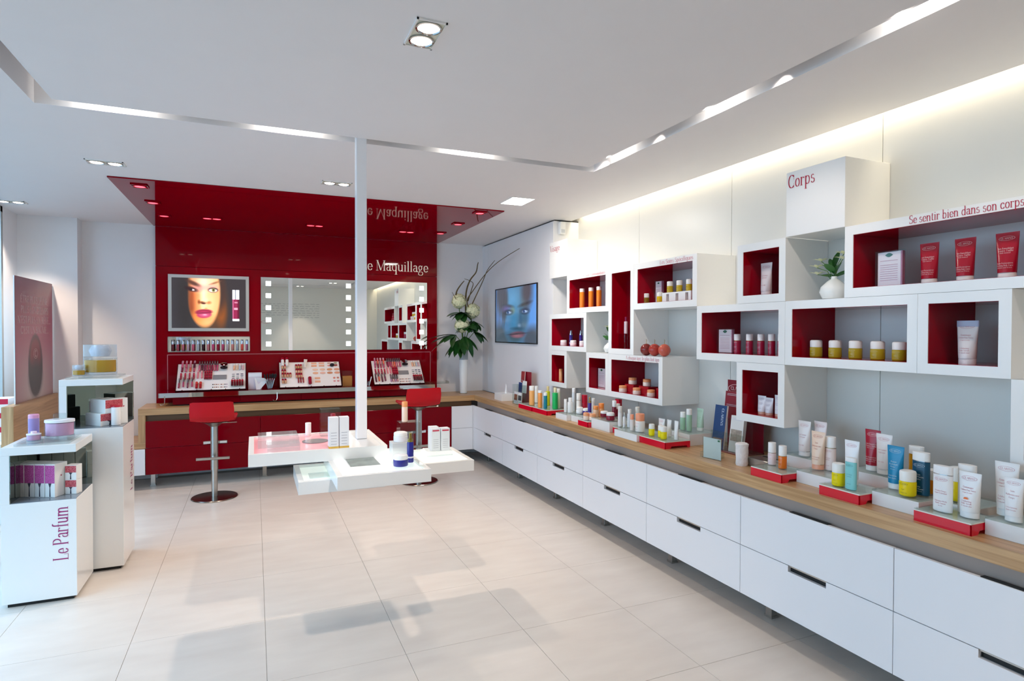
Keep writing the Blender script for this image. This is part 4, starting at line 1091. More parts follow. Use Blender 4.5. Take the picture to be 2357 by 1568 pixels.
bottle('yellow-green bottle with gold pump behind the teal one', (2.500, 4.978, 0.8150), 0.1795, 0.0403, 'c9cc22', 'd8c48a', capf=0.25, capw=0.6, glassy=True)
bottle('vivid green bottle with a gold pump', (2.450, 4.738, 0.8150), 0.1892, 0.0486, '18b45a', 'e2d8b0', capf=0.23, capw=0.55)
bottle('pale green clear bottle next to the vivid green one', (2.500, 4.767, 0.8150), 0.1767, 0.0296, 'cfe0c2', 'f0efec', capf=0.2)
bottle('small white bottle at the end of a white riser', (2.420, 4.486, 0.8200), 0.1094, 0.0265, 'efedea', 'f0efec', capf=0.3)
bottle('white bottle with a stepped cap on a white riser', (2.443, 4.445, 0.8200), 0.1243, 0.0469, 'efedea', 'f0efec', capf=0.28, capw=0.7)
bottle('tall clear bottle behind the white ones', (2.520, 4.525, 0.8200), 0.1963, 0.0299, 'dfe6ec', 'f0f0f0', capf=0.2, glassy=True)
bottle('tall white bottle with a gold ring next to the narrow red carton', (2.500, 4.405, 0.8200), 0.1633, 0.0380, 'efe9e0', 'f0ece4', capf=0.35, band='b89a4a')
pump_bottle('dark purple pump bottle with clear cap beside the purple jar', (2.480, 4.190, 0.8200), 0.1585, 0.0294, '44318f', 'c9a86a')
bottle('white bottle between the purple bottle and the orange ones', (2.530, 4.216, 0.8200), 0.1404, 0.0269, 'efedea', 'f0efec', capf=0.25)
jar('white cream jar next to the purple jar', (2.488, 4.365, 0.8200), 0.0538, 0.0594, 'efeceb', 'f2f1ee')
jar('purple cream jar with a white lid', (2.526, 4.319, 0.8200), 0.0474, 0.0612, '3f2f88', 'f2f1ee', capf=0.45)
jar('peach cream jar on a red riser, next to the purple jar', (2.369, 4.055, 0.8150), 0.0574, 0.0460, 'f0d9c8', 'f0a878', capf=0.45)
jar('peach cream jar on a red riser, next to the white riser of dark red jars', (2.403, 4.015, 0.8150), 0.0521, 0.0525, 'f0d9c8', 'f0a878', capf=0.45)
bottle('apricot bottle with white base behind the peach jars', (2.470, 4.078, 0.8200), 0.0968, 0.0411, 'f0c8a4', 'f09a50', capf=0.3)
bottle('orange bottle beside the red carton', (2.520, 4.077, 0.8200), 0.1150, 0.0440, 'f2b27a', 'f08c3c', capf=0.35)
# ------------------------------------------------------------------ products in the wall shelves
jar('brown-gold jar with white lid on the shelf floor next to a framed card', (2.660, 3.686, 1.7085), 0.0762, 0.0438, '8a6a1c', 'f2f1ec', glassy=True, ink='e8dca8')
jar('bright yellow jar with white lid in front of a framed card', (2.630, 3.483, 1.7085), 0.0721, 0.0438, 'e0b81c', 'f2f1ec', glassy=True)
jar('gold jar with white lid on the white shelf stand', (2.660, 3.411, 1.7725), 0.0796, 0.0432, 'c4a62c', 'f2f1ec', glassy=True, ink='f0e8c0', group='gold jars on the white shelf stand')
jar('gold jar with white lid on the white shelf stand', (2.660, 3.310, 1.7725), 0.0787, 0.0423, 'c4a62c', 'f2f1ec', glassy=True, ink='f0e8c0', group='gold jars on the white shelf stand')
jar('gold jar with white lid on the white shelf stand', (2.660, 3.211, 1.7725), 0.0796, 0.0413, 'c4a62c', 'f2f1ec', glassy=True, ink='f0e8c0', group='gold jars on the white shelf stand')
tube_pack('single white tube alone in a red-lined shelf box', (2.680, 2.574, 1.7085), 0.1857, 0.0820, 'eadedd', 'efe6e4', 'c06a78', 'few')
bottle('crimson bottle with white cap in the row beside a framed card', (2.680, 2.794, 1.3715), 0.1168, 0.0421, '9c1238', 'efeaea', capf=0.33, ink='f0d0d8', txt='few', band='b89a4a', group='crimson bottles in a shelf box')
bottle('crimson bottle with white cap in the row beside a framed card', (2.680, 2.697, 1.3715), 0.1173, 0.0410, '9c1238', 'efeaea', capf=0.33, ink='f0d0d8', txt='few', band='b89a4a', group='crimson bottles in a shelf box')
bottle('crimson bottle with white cap in the row beside a framed card', (2.680, 2.610, 1.3715), 0.1176, 0.0401, '9c1238', 'efeaea', capf=0.33, ink='f0d0d8', txt='few', band='b89a4a', group='crimson bottles in a shelf box')
bottle('crimson bottle with white cap in the row beside a framed card', (2.680, 2.533, 1.3715), 0.1180, 0.0393, '9c1238', 'efeaea', capf=0.33, ink='f0d0d8', txt='few', band='b89a4a', group='crimson bottles in a shelf box')
bottle('crimson bottle with white cap in the row beside a framed card', (2.680, 2.465, 1.3715), 0.1183, 0.0386, '9c1238', 'efeaea', capf=0.33, ink='f0d0d8', txt='few', band='b89a4a', group='crimson bottles in a shelf box')
tube_pack('small white tube with bluish top in the low shelf box', (2.660, 2.580, 1.0345), 0.1036, 0.0604, 'eae6ea', 'd8a48c', '9c8ea8', 'few')
tube_pack('small white tube with copper cap in the middle of the low shelf box', (2.660, 2.527, 1.0345), 0.0968, 0.0587, 'eae6ea', 'd8a48c', '9c8ea8', 'few')
tube_pack('small white tube half hidden by the frame of the low shelf box', (2.660, 2.460, 1.0345), 0.1175, 0.0566, 'eae6ea', 'd8a48c', '9c8ea8', 'few')
tube_pack('crimson tube with white cap next to the large framed card', (2.680, 1.676, 1.7085), 0.1778, 0.0810, 'b0122c', 'f0eae6', 'f4d6d8', 'ventre')
tube_pack('crimson tube with white cap, the middle one of three on the long shelf', (2.680, 1.534, 1.7085), 0.1792, 0.0811, 'b0122c', 'f0eae6', 'f4d6d8', 'ventre')
tube_pack('crimson tube with white cap farthest from the large framed card', (2.680, 1.384, 1.7085), 0.1795, 0.0811, 'b0122c', 'f0eae6', 'f4d6d8', 'ventre')
jar('olive-gold oil jar with white lid in the row of five', (2.680, 2.241, 1.3715), 0.0886, 0.0599, 'b59c22', 'f2efec', glassy=True, ink='f0e8b8', group='five oil jars in a shelf box')
jar('olive-gold oil jar with white lid in the row of five', (2.680, 2.130, 1.3715), 0.0889, 0.0603, 'b59c22', 'f2efec', glassy=True, ink='f0e8b8', group='five oil jars in a shelf box')
jar('olive-gold oil jar with white lid in the row of five', (2.680, 2.019, 1.3715), 0.0886, 0.0600, 'b59c22', 'f2efec', glassy=True, ink='f0e8b8', group='five oil jars in a shelf box')
jar('olive-gold oil jar with white lid in the row of five', (2.680, 1.906, 1.3715), 0.0879, 0.0617, 'b59c22', 'f2efec', glassy=True, ink='f0e8b8', group='five oil jars in a shelf box')
jar('olive-gold oil jar with white lid in the row of five', (2.680, 1.802, 1.3715), 0.0861, 0.0612, 'b59c22', 'f2efec', glassy=True, ink='f0e8b8', group='five oil jars in a shelf box')
tube_pack('large white tube with a grey-blue top in a shelf box of its own', (2.680, 1.521, 1.3715), 0.1775, 0.0832, 'efe8e6', 'efe8e6', 'c06a78', 'gommage', top='aab0c8')
bottle('orange lotion bottle with white cap in the row of three on the shelf', (2.660, 4.631, 1.7085), 0.1723, 0.0452, 'f08a2c', 'f2eae6', capf=0.18, glassy=True, group='orange bottles in a shelf box')
bottle('orange lotion bottle with white cap in the row of three on the shelf', (2.660, 4.477, 1.7085), 0.1710, 0.0440, 'f08a2c', 'f2eae6', capf=0.18, glassy=True, group='orange bottles in a shelf box')
bottle('orange lotion bottle with white cap in the row of three on the shelf', (2.660, 4.348, 1.7085), 0.1715, 0.0430, 'f08a2c', 'f2eae6', capf=0.18, glassy=True, group='orange bottles in a shelf box')
jar('pink-white cream jar at the screen end of the purple bottle shelf', (2.630, 4.918, 1.3715), 0.0521, 0.0610, 'ecd8dc', 'f0eaea')
jar('pink-white cream jar between the two purple bottles', (2.630, 4.734, 1.3715), 0.0526, 0.0591, 'ecd8dc', 'f0eaea')
jar('pink-white cream jar in front of the second purple bottle', (2.630, 4.568, 1.3715), 0.0501, 0.0574, 'ecd8dc', 'f0eaea')
pump_bottle('purple pump bottle behind the middle jar on the shelf', (2.680, 4.868, 1.3715), 0.1455, 0.0310, '3c2a86', 'd0ccd8')
pump_bottle('purple pump bottle at the open end of the jar shelf', (2.680, 4.685, 1.3715), 0.1452, 0.0301, '3c2a86', 'd0ccd8')
bottle('white bottle with a magenta cap on a clear block in the tall narrow shelf', (2.680, 3.980, 1.4865), 0.1313, 0.0281, 'efdfe2', '8c1a4c', capf=0.27, capw=0.6)
bottle('single peach bottle in the small shelf box next to the screen', (2.660, 5.028, 1.0345), 0.1155, 0.0346, 'f0b47c', 'f0a060', capf=0.2)
jar('peach-lidded jar on the shelf floor next to the framed card box', (2.620, 3.925, 1.0345), 0.0507, 0.0619, 'ead8cc', 'eda06a', capf=0.42, dome=0.1)
jar('peach-lidded jar on the shelf floor between the red blocks', (2.620, 3.742, 1.0345), 0.0501, 0.0597, 'ead8cc', 'eda06a', capf=0.42, dome=0.1)
jar('peach-lidded jar on the shelf floor in front of the last red block', (2.620, 3.567, 1.0345), 0.0500, 0.0575, 'ead8cc', 'eda06a', capf=0.42, dome=0.1)
jar('peach-lidded jar on top of the first red block', (2.670, 3.869, 1.0985), 0.0514, 0.0615, 'ead8cc', 'eda06a', capf=0.42, dome=0.1)
jar('peach-lidded jar on top of the second red block', (2.670, 3.686, 1.0985), 0.0527, 0.0592, 'ead8cc', 'eda06a', capf=0.42, dome=0.1)

# ================================================================== RISERS UNDER THE PRODUCTS
RS = [
 ('low red acrylic riser under the large white lotion bottle', 2.37, 2.53, 1.325, 1.53, .05, 1),
 ('white riser at the open end under the white tubes', 2.445, 2.62, 1.12, 1.322, .065, 0),
 ('white riser under the bright blue tube', 2.43, 2.72, 1.55, 1.747, .065, 0),
 ('white riser behind the large white lotion bottle', 2.535, 2.72, 1.40, 1.546, .065, 0),
 ('low red acrylic riser under the turquoise bottle', 2.36, 2.53, 1.752, 1.95, .05, 1),
 ('white riser under the peach tube', 2.445, 2.615, 1.955, 2.150, .065, 0),
 ('low red acrylic riser under the small orange bottle', 2.35, 2.52, 2.152, 2.35, .05, 1),
 ('raised white riser under the plain white tubes by the wall', 2.62, 2.75, 2.17, 2.385, .087, 0),
 ('raised white riser under the crimson tube by the wall', 2.60, 2.75, 1.79, 2.0, .091, 0),
 ('tall white riser under the pale green bottles', 2.57, 2.79, 3.09, 3.29, .082, 0),
 ('low red acrylic riser under the yellow jars', 2.36, 2.555, 3.065, 3.338, .05, 1),
 ('white riser under the peach-capped bottles', 2.34, 2.56, 3.342, 3.612, .055, 0),
 ('narrow red acrylic riser between two white risers', 2.40, 2.55, 3.615, 3.725, .05, 1),
 ('white riser under the dark red cream jars', 2.375, 2.64, 3.73, 3.987, .082, 0),
 ('low red acrylic riser under the peach cream jars', 2.345, 2.44, 3.99, 4.14, .05, 1),
 ('white riser behind the peach cream jars', 2.443, 2.60, 3.992, 4.142, .055, 0),
 ('white riser under the purple jar', 2.40, 2.62, 4.148, 4.352, .055, 0),
 ('white riser under the small white bottles', 2.36, 2.62, 4.356, 4.55, .055, 0),
 ('low red acrylic riser under the green and teal bottles', 2.35, 2.53, 4.70, 4.995, .05, 1),
 ('low red acrylic riser under the apricot bottle', 2.345, 2.53, 5.0, 5.30, .05, 1)]
for l, x0, x1, y0, y1, h, r in RS: riser(l, x0, x1, y0, y1, h, bool(r))
riser('small white block with a pale sample tube, nearest the corner', 2.395, 2.55, 5.85, 6.06, .075, slab=False)
tube_pack('pale sample tube standing on the white block in the corner', (2.475, 5.93, ZW1 + .075), .10, .035, 'eceaea', 'f0f0f0', 'c9a0a8', None)
carton('plain red carton behind the dark red cream jars', (2.60, 3.955, ZW1 + .082), .05, .03, .13, 'c01432', -PI/2, lines=2)
carton('narrow red carton among the white bottles', (2.545, 4.385, ZW1 + .055), .045, .03, .15, 'c01432', -PI/2, lines=2)

# framed notices, stands and blocks in the shelves
card_frame('framed notice card beside the gold jars', (2.69, 3.586, F2 := 1.7085), .085, .165)
card_frame('framed notice card beside the crimson bottles', (2.66, 2.88, 1.3715), .125, .15)
card_frame('large framed notice card beside the crimson tubes', (2.66, 1.843, 1.7085), .125, .165)
card_frame('framed notice card alone in a small shelf box', (2.66, 4.31, 1.0345), .125, .165)
t = thing('jar_stand', 'white slotted stand carrying three gold jars in the shelf', 'stand', (2.66, 3.303, 1.7085))
obj('stand_body', MB().box(-.035, .035, -.152, .15, .054, .064).box(-.035, .035, -.152, -.125, 0, .054).box(-.035, .035, -.095, -.025, 0, .054).box(-.035, .035, .005, .075, 0, .054).box(-.035, .035, .105, .15, 0, .054), WHITE, t)
for i, (ya, yb) in enumerate(((3.815, 3.93), (3.63, 3.745), (3.44, 3.537))):
    t = thing('red_block', ('red display block between the first two floor jars', 'red display block in the middle of the peach jar shelf', 'red display block at the open side of the peach jar shelf')[i], 'block', (2.685, (ya + yb) / 2, 1.0345))
    obj('body', MB().box(-.045, .045, -(yb - ya) / 2, (yb - ya) / 2, 0, .063, .001), cm('9c0a1c', .2), t)
t = thing('acrylic_block', 'clear acrylic block in the tall narrow shelf', 'block', (2.68, 3.975, 1.3715))
obj('body', MB().box(-.04, .04, -.045, .045, 0, .114, .001), CLEAR, t)

# glass baubles on top of the lowest long shelf box
for i, (x, y, c_, l) in enumerate(((2.622, 3.63, '7c2a26', 'dark brick red glass ball with a wire hook on the shelf'), (2.629, 3.541, 'a8382e', 'brick red glass ball between two others on the shelf'), (2.645, 3.450, 'c25a48', 'lighter coral red glass ball at the open end of the shelf'))):
    t = thing('glass_ball', l, 'ornament', (x, y, 1.3275), 0, 'glass balls on the shelf')
    r = .043
    obj('ball', MB().lathe([(.004, 0)] + [(r * math.sin(PI * k / 14), r * 1.02 - r * 1.02 * math.cos(PI * k / 14)) for k in range(1, 14)] + [(.003, 2 * r * 1.02)], 28), mat('ball_' + c_, c_, .12, noise=.2, nscale=40), t)
    obj('hook', MB().tube([(0, 0, .086), (0, 0, .1), (.003, 0, .112), (-.002, 0, .118)], .0016, 6), cm('b89a4a', .25, metal=1.0), t)

# ================================================================== PLANTS
LEAFM = mat('leaf_green', '2f6b26', .35, noise=.25, nscale=20)
LEAFD = mat('leaf_dark', '1d4a1c', .3, noise=.3, nscale=15)
STEMM = mat('stem_green', '5d7c32', .5)
TWIG = mat('twig_brown', '5a4a24', .6, noise=.3, nscale=40)
CREAM = mat('petal_cream', 'eef0c8', .5, noise=.08, nscale=30)
def leaf_mb(L, w, droop=.2, n=7, fold=.15):
    """pointed leaf from the origin along +x, facing +z"""
    vs, fs = [], []
    for i in range(n + 1):
        s = i / n; hw = w / 2 * math.sin(PI * min(1, s * .92 + .06)) ** .8 * (1 if s < 1 else 0)
        x = L * s; z = -droop * L * s * s
        vs += [(x, hw, z + fold * hw), (x, 0, z), (x, -hw, z + fold * hw)]
    for i in range(n):
        a = 3 * i; fs += [(a, a+1, a+4, a+3), (a+1, a+2, a+5, a+4)]
    return MB().add(vs, fs, True)
def place(o, loc, yaw, pitch, roll=0.0):
    o.location = loc; o.rotation_euler = (roll, -pitch, yaw)
    return o
def bloom_mb(r, n=130, ps=.026):
    mb = MB(); rng = random.Random(3)
    for i in range(n):
        z = 1 - 2 * (i + .5) / n; a = i * 2.39996; q = math.sqrt(1 - z * z)
        nrm = Vector((q * math.cos(a), q * math.sin(a), z)); t1 = nrm.orthogonal().normalized(); t2 = nrm.cross(t1)
        rr = r * rng.uniform(.82, 1.06); c_ = nrm * rr; th = rng.uniform(0, PI)
        for k in range(4):
            d = t1 * math.cos(th + k * PI/2) + t2 * math.sin(th + k * PI/2); e = nrm.cross(d)
            tip = c_ + d * ps + nrm * rng.uniform(-.004, .006)
            mb.add([tuple(c_), tuple(c_ + d * ps * .6 + e * ps * .45 + nrm * .003), tuple(tip), tuple(c_ + d * ps * .6 - e * ps * .45 + nrm * .003)], [(0, 1, 2, 3)])
    mb.lathe([(r * .8 * math.sin(PI * k / 8) + .0005, r * .8 * -math.cos(PI * k / 8)) for k in range(9)], 12)
    return mb
VX, VY = 2.29, 6.80
t = thing('tall_vase', 'tall white glass vase on the oak worktop in the corner', 'vase', (VX, VY, ZW1))
obj('vase_body', MB().lathe([(.038, 0), (.042, .004), (.046, .1), (.05, .25), (.053, .4)], 28), mat('vase_white', 'f0f2f2', .15), t)
obj('vase_neck', MB().lathe([(.053, .4), (.055, .50), (.056, .55), (.051, .55), (.050, .42)], 28), mat('vase_frost', 'c9d6dc', .12, trans=.4), t)
obj('vase_foot', MB().lathe([(0, 0), (.05, 0), (.05, .006), (.04, .01)], 28), CLEAR, t)
bm_ = bloom_mb(.084).mesh('bloom', CREAM)
for (x, z, dy, l) in ((2.225, 1.86, -.02, 'cream hydrangea bloom highest in the bouquet'), (2.385, 1.745, -.05, 'cream hydrangea bloom leaning toward the screen'), (2.235, 1.575, -.10, 'cream hydrangea bloom lowest in the bouquet, above the large leaves')):
    t = thing('hydrangea', l, 'flower', (x, VY + dy, z), 0, 'hydrangeas in the tall vase')
    obj('bloom', bm_, parent=t)
    obj('stem', MB().tube([(0, 0, -.05), ((VX - x) * .5, -dy * .5, (1.33 - z) * .6), (VX - x, -dy, 1.30 - z)], .005, 6), STEMM, t)
rng = random.Random(5)
def frond(label, loc, n, L, w, yaw0, spread, pitch, m, group):
    t = thing('leaf_spray', label, 'leaves', loc, 0, group)
    me = leaf_mb(L * 1.15, w * 1.35, .25).mesh('leaf', m)
    for i in range(n):
        o = obj('leaf', me, parent=t)
        place(o, (0, 0, 0), yaw0 + spread * ((i + .5) / n - .5), pitch + rng.uniform(-.25, .2), rng.uniform(-.3, .3)); k = rng.uniform(.75, 1.1); o.scale = (k, k, k)
    obj('stalk', MB().tube([(0, 0, 0), ((VX - loc[0]) * .6, (VY - loc[1]) * .6, (1.34 - loc[2]) * .6), (VX - loc[0], VY - loc[1], 1.33 - loc[2])], .004, 6), STEMM, t)
frond('hand-shaped dark leaf spray stretching toward the red wall', (2.17, 6.74, 1.46), 7, .27, .055, PI + .2, 2.0, -.12, LEAFD, 'leaf sprays in the tall vase')
frond('hand-shaped dark leaf spray hanging over the vase front', (2.27, 6.70, 1.44), 8, .23, .06, -PI/2, 2.9, -.75, LEAFD, 'leaf sprays in the tall vase')
frond('dark leaf spray reaching toward the screen wall', (2.40, 6.72, 1.50), 6, .18, .065, -.3, 2.4, -.3, LEAFD, 'leaf sprays in the tall vase')
frond('dense dark leaf spray under the highest bloom', (2.25, 6.76, 1.72), 9, .16, .075, -PI/2 - .6, 4.2, -.2, LEAFD, 'leaf sprays in the tall vase')
frond('dense dark leaf spray under the bloom nearest the screen', (2.38, 6.74, 1.62), 9, .16, .08, -PI/2 + .5, 4.4, -.4, LEAFD, 'leaf sprays in the tall vase')
frond('broad dark leaf spray filling the middle of the bouquet', (2.29, 6.70, 1.58), 11, .15, .085, -PI/2, 5.2, -.35, LEAFD, 'leaf sprays in the tall vase')
frond('broad dark leaf spray low on the red wall side', (2.22, 6.72, 1.40), 8, .24, .06, PI + .7, 1.8, -.5, LEAFD, 'leaf sprays in the tall vase')
for pts, l, r in (
 ([(2.36, 6.74, 1.72), (2.30, 6.70, 1.86), (2.36, 6.66, 1.98), (2.46, 6.5, 2.17), (2.50, 6.2, 2.28), (2.55, 5.75, 2.37)], 'long thin twig bending far toward the screen', .007),
 ([(2.34, 6.76, 1.74), (2.40, 6.7, 1.90), (2.47, 6.62, 2.10), (2.50, 6.55, 2.22), (2.55, 6.45, 2.32)], 'twig forked beside the longest one', .007),
 ([(2.31, 6.78, 1.72), (2.30, 6.74, 1.95), (2.34, 6.72, 2.10), (2.41, 6.70, 2.20), (2.43, 6.70, 2.29), (2.44, 6.7, 2.32)], 'thick curling twig in the middle of the bouquet', .011),
 ([(2.18, 6.76, 1.88), (2.19, 6.76, 1.97), (2.24, 6.76, 2.05), (2.285, 6.76, 2.10)], 'short thick twig over the highest bloom', .011),
 ([(2.24, 6.75, 1.79), (2.17, 6.72, 1.88), (2.115, 6.70, 1.96)], 'short thin twig leaning toward the red wall', .005),
 ([(2.33, 6.76, 1.86), (2.37, 6.74, 2.0), (2.385, 6.73, 2.07), (2.34, 6.72, 2.10), (2.27, 6.71, 2.12)], 'looping thin twig in the middle', .006)):
    t = thing('twig', l, 'twig', pts[0], 0, 'twigs in the tall vase')
    p0 = Vector(pts[0]); n = len(pts)
    sm = []
    for i in range(n - 1):
        a, b, c_, d = Vector(pts[max(i-1, 0)]), Vector(pts[i]), Vector(pts[i+1]), Vector(pts[min(i+2, n-1)])
        for k in range(4):
            s = k / 4; sm.append(.5 * ((2*b) + (c_ - a) * s + (2*a - 5*b + 4*c_ - d) * s*s + (3*b - a - 3*c_ + d) * s**3))
    sm.append(Vector(pts[-1]))
    obj('wood', MB().tube([tuple(p - p0) for p in sm], [r * (1 - .6 * i / len(sm)) for i in range(len(sm))], 7), TWIG, t)

def bud_vase(label, loc, R, H):
    t = thing('bud_vase', label, 'vase', loc)
    obj('vase_body', MB().lathe([(R * .5, 0), (R * .8, H * .05), (R, H * .32), (R * .9, H * .55), (R * .5, H * .78), (R * .22, H * .9), (R * .2, H), (R * .16, H)], 28), mat('porcelain', 'f2f2ee', .12), t)
    return t
def posy(label, loc, s, seed, fl):
    t = thing('posy', label, 'flowers', loc)
    rg = random.Random(seed)
    me = leaf_mb(.085 * s, .042 * s, .15).mesh('leaf', LEAFM)
    for yaw, pit, z in fl['leaves']:
        o = obj('leaf', me, parent=t); place(o, (0, 0, z * s), yaw, pit, rg.uniform(-.4, .4))
    for x, y, z in fl['blooms']:
        st = obj('stem', MB().tube([(0, 0, -.03 * s), (x * .4 * s, y * .4 * s, z * .6 * s), (x * s, y * s, z * s)], .002 * s, 5), STEMM, t)
        mb = MB()
        for k in range(7):
            lf = leaf_mb(.045 * s, .017 * s, .3, 4); a = 2*PI*k/7
            lf.xf(Matrix.Translation((x * s, y * s, z * s)) @ Matrix.Rotation(a, 4, 'Z') @ Matrix.Rotation(-.55, 4, 'Y')); mb.add(lf.v, lf.f, True)
        obj('flower', mb, CREAM, t)
    return t
bud_vase('round white bud vase in the open cell beside the closed Corps cube', (2.70, 2.155, ZK[2] + .001), .068, .118)
posy('posy of cream flowers and green leaves in the vase below the Corps cube', (2.70, 2.155, ZK[2] + .115), 1.0, 2,
     {'leaves': [(-PI/2, 1.2, .0), (PI/2 + .3, .9, .01), (-PI/2 + .6, .5, .0), (PI/2, .35, .0), (-PI/2 - .3, 1.3, .05), (PI, .7, .02), (PI/2 - .5, 1.1, .03)],
      'blooms': [(-.02, .085, .055), (-.02, .06, .085), (-.01, -.055, .085), (-.01, .09, .02), (-.01, -.06, .11)]})
bud_vase('small white bud vase half hidden beside the tall narrow shelf', (2.70, 4.225, ZK[1] + .001), .06, .10)
posy('small green posy with one pale flower beside the tall narrow shelf', (2.70, 4.225, ZK[1] + .10), 1.1, 4,
     {'leaves': [(PI/2, .3, .0), (PI/2 + .4, .6, .0), (PI/2 - .5, .1, .03), (PI, .9, .0), (-PI/2, 1.0, .0), (PI/2, 1.0, .05)], 'blooms': [(-.01, .03, .10)]})

# ================================================================== LEAFLETS AND SMALL THINGS ON THE RIGHT WORKTOP
t = thing('leaflet_rack', 'tall clear leaflet rack with a burgundy back panel against the wall', 'leaflet rack', (2.66, 2.83, ZW1), -PI/2)
obj('back_panel', MB().box(-.17, .125, .14, .146, 0, .43), cm('7c0f22', .3), t)
obj('base', MB().box(-.15, .125, -.03, .15, 0, .008), cm('7c4a44', .25), t)
P, w = text_polys('CLARINS', .03, 1.2, align='c')
obj('panel_logo', flat_mesh('panel_logo', polys_mb([[(u, v - .008) for u, v in p] for p in P] + oval_polys(0, 0, .085, .03, .004), lambda u, v: (-.08 + u, .1385, .375 + v)), cm('e8c8c8', .5)), parent=t)
obj('pocket', MB().box(-.15, .125, -.012, -.009, .008, .12).box(-.15, .125, .055, .058, .008, .20), CLEAR, t)
def leaflets(label, loc, w, h, th, color, lean, spine=None, stripes=None, photo=None):
    t = thing('leaflet_stack', label, 'leaflets', loc, -PI/2, 'leaflets in the racks')
    t.rotation_euler = (-lean, 0, -PI/2)
    obj('sheets', MB().box(-w/2, w/2, 0, th, 0, h), cm('e6e0dc', .6), t)
    c_ = obj('cover', MB().box(-w/2, w/2, -.0012, 0, 0, h), cm(color, .3), t)
    if spine:
        P, tw = text_polys(spine, w * .26, 1.3)
        k = min(1, h * .8 / tw)
        obj('title', flat_mesh('title', polys_mb(P, lambda u, v: (w * .12 + v, -.0022, h * .93 - u * k)), cm('cfe0f2', .5)), parent=t)
    if stripes:
        P = [[(-w*.38, h*z), (w*.38, h*z), (w*.38, h*z + h*.012), (-w*.38, h*z + h*.012)] for z in stripes]
        obj('text_lines', flat_mesh('text_lines', polys_mb(P, lambda u, v: (u, -.0022, v)), cm('d8d8e0', .5)), parent=t)
    if photo:
        obj('cover_photo', MB().box(-w*.42, w*.42, -.0024, -.0014, h * photo[0], h * photo[1]), cm(photo[2], .4, noise=.6, nscale=60), t)
    return t
leaflets('blue leaflet stack with vertical white lettering in the tall rack', (2.655, 2.935, ZW1 + .009), .10, .27, .012, '1f4272', .13, 'CLARINS', None, (.02, .24, '8a6a55'))
leaflets('burgundy leaflet stack at the top of the tall rack', (2.765, 2.93, ZW1 + .19), .13, .17, .02, '8c1c2c', .10, None, (.45, .5, .85, .9))
leaflets('white leaflet stack with a brown twig photo in the tall rack', (2.66, 2.79, ZW1 + .009), .105, .22, .022, 'e8e6e2', .12, None, (.92, .88), (.3, .62, 'a89a8c'))
leaflets('white leaflet with a small green mark behind the twig leaflet', (2.765, 2.79, ZW1 + .19), .10, .13, .005, 'eef0ee', .10, None, (.8, .7, .5))
t = thing('acrylic_price_stand', 'clear acrylic L-shaped notice stand in front of the leaflet rack', 'sign', (2.42, 2.72, ZW1), -PI/2 + .15)
obj('upright', MB().box(-.065, .065, 0, .006, 0, .125), CLEAR, t)
obj('notice', MB().box(-.062, .062, .0065, .0075, .004, .122), cm('e9efee', .4), t)
obj('foot_block', MB().box(-.09, .02, .01, .09, 0, .03), CLEAR, t)
obj('green_mark', MB().box(.045, .058, -.001, 0, .108, .118), cm('1f6a50', .4), t)
t = thing('cotton_roll', 'upright white roll of cotton wipes beside the steel box', 'cotton roll', (2.47, 2.535, ZW1))
obj('roll', MB().lathe([(.030, 0), (.033, .01), (.031, .04), (.034, .07), (.033, .10), (.036, .118), (.028, .124), (.02, .121), (0, .122)], 18), mat('cotton', 'f0eae6', .9, noise=.05, nscale=60, bump=.6), t)
t = thing('tissue_box', 'low brushed steel dispenser box with a dark slot', 'dispenser', (2.56, 2.48, ZW1), 0)
obj('body', MB().box(-.06, .16, -.11, .05, 0, .045, .002), mat('satin_steel', 'b9b5ac', .25, metal=.8), t)
obj('slot', MB().box(.03, .05, -.09, .03, .045, .0455), BLACK, t)
t = thing('leaflet_holder', 'white four-pocket leaflet holder at the far end of the worktop', 'leaflet rack', (2.43, 5.52, ZW1), -PI/2 + .05)
obj('back', MB().box(-.10, .10, .10, .106, 0, .33), cm('8c1226', .3), t)
obj('pockets', MB().box(-.10, .10, -.008, -.004, 0, .10).box(-.10, .10, .04, .044, 0, .20).box(-.10, -.097, -.008, .10, 0, .2).box(.097, .10, -.008, .10, 0, .2), CLEAR, t)
for dx, z0, dy, c_, l, ph in ((-.05, .006, .0, 'e8e8ea', 'small leaflet with a red figure photo in the front pocket', (.3, .8, '9a5a4a')), (.05, .006, .0, 'f0f0f0', 'small leaflet with a dark flower photo in the front pocket', (.35, .75, '4a4a58')),
                        (-.05, .10, .05, '2a3f78', 'small blue leaflet in the upper pocket', None), (.05, .12, .05, 'eef2ee', 'small white leaflet in the upper pocket', None), (-.04, .22, .075, '9a2c30', 'small red leaflet at the top of the holder', None)):
    leaflets(l, (2.43 + dy, 5.52 - dx, ZW1 + z0), .085, .12 if z0 < .2 else .11, .006, c_, .06, None, (.2, .12), ph)

# small box sensor high on the wall projection
t = thing('alarm_sensor', 'small white motion sensor high on the wall projection', 'sensor', (2.705, 5.119, 2.43))
obj('body', MB().box(-.03, .03, -.045, 0, 0, .12, .006), WHITE, t)
obj('window', MB().box(-.02, .02, -.0465, -.045, .012, .045), cm('c9ccd0', .2), t)

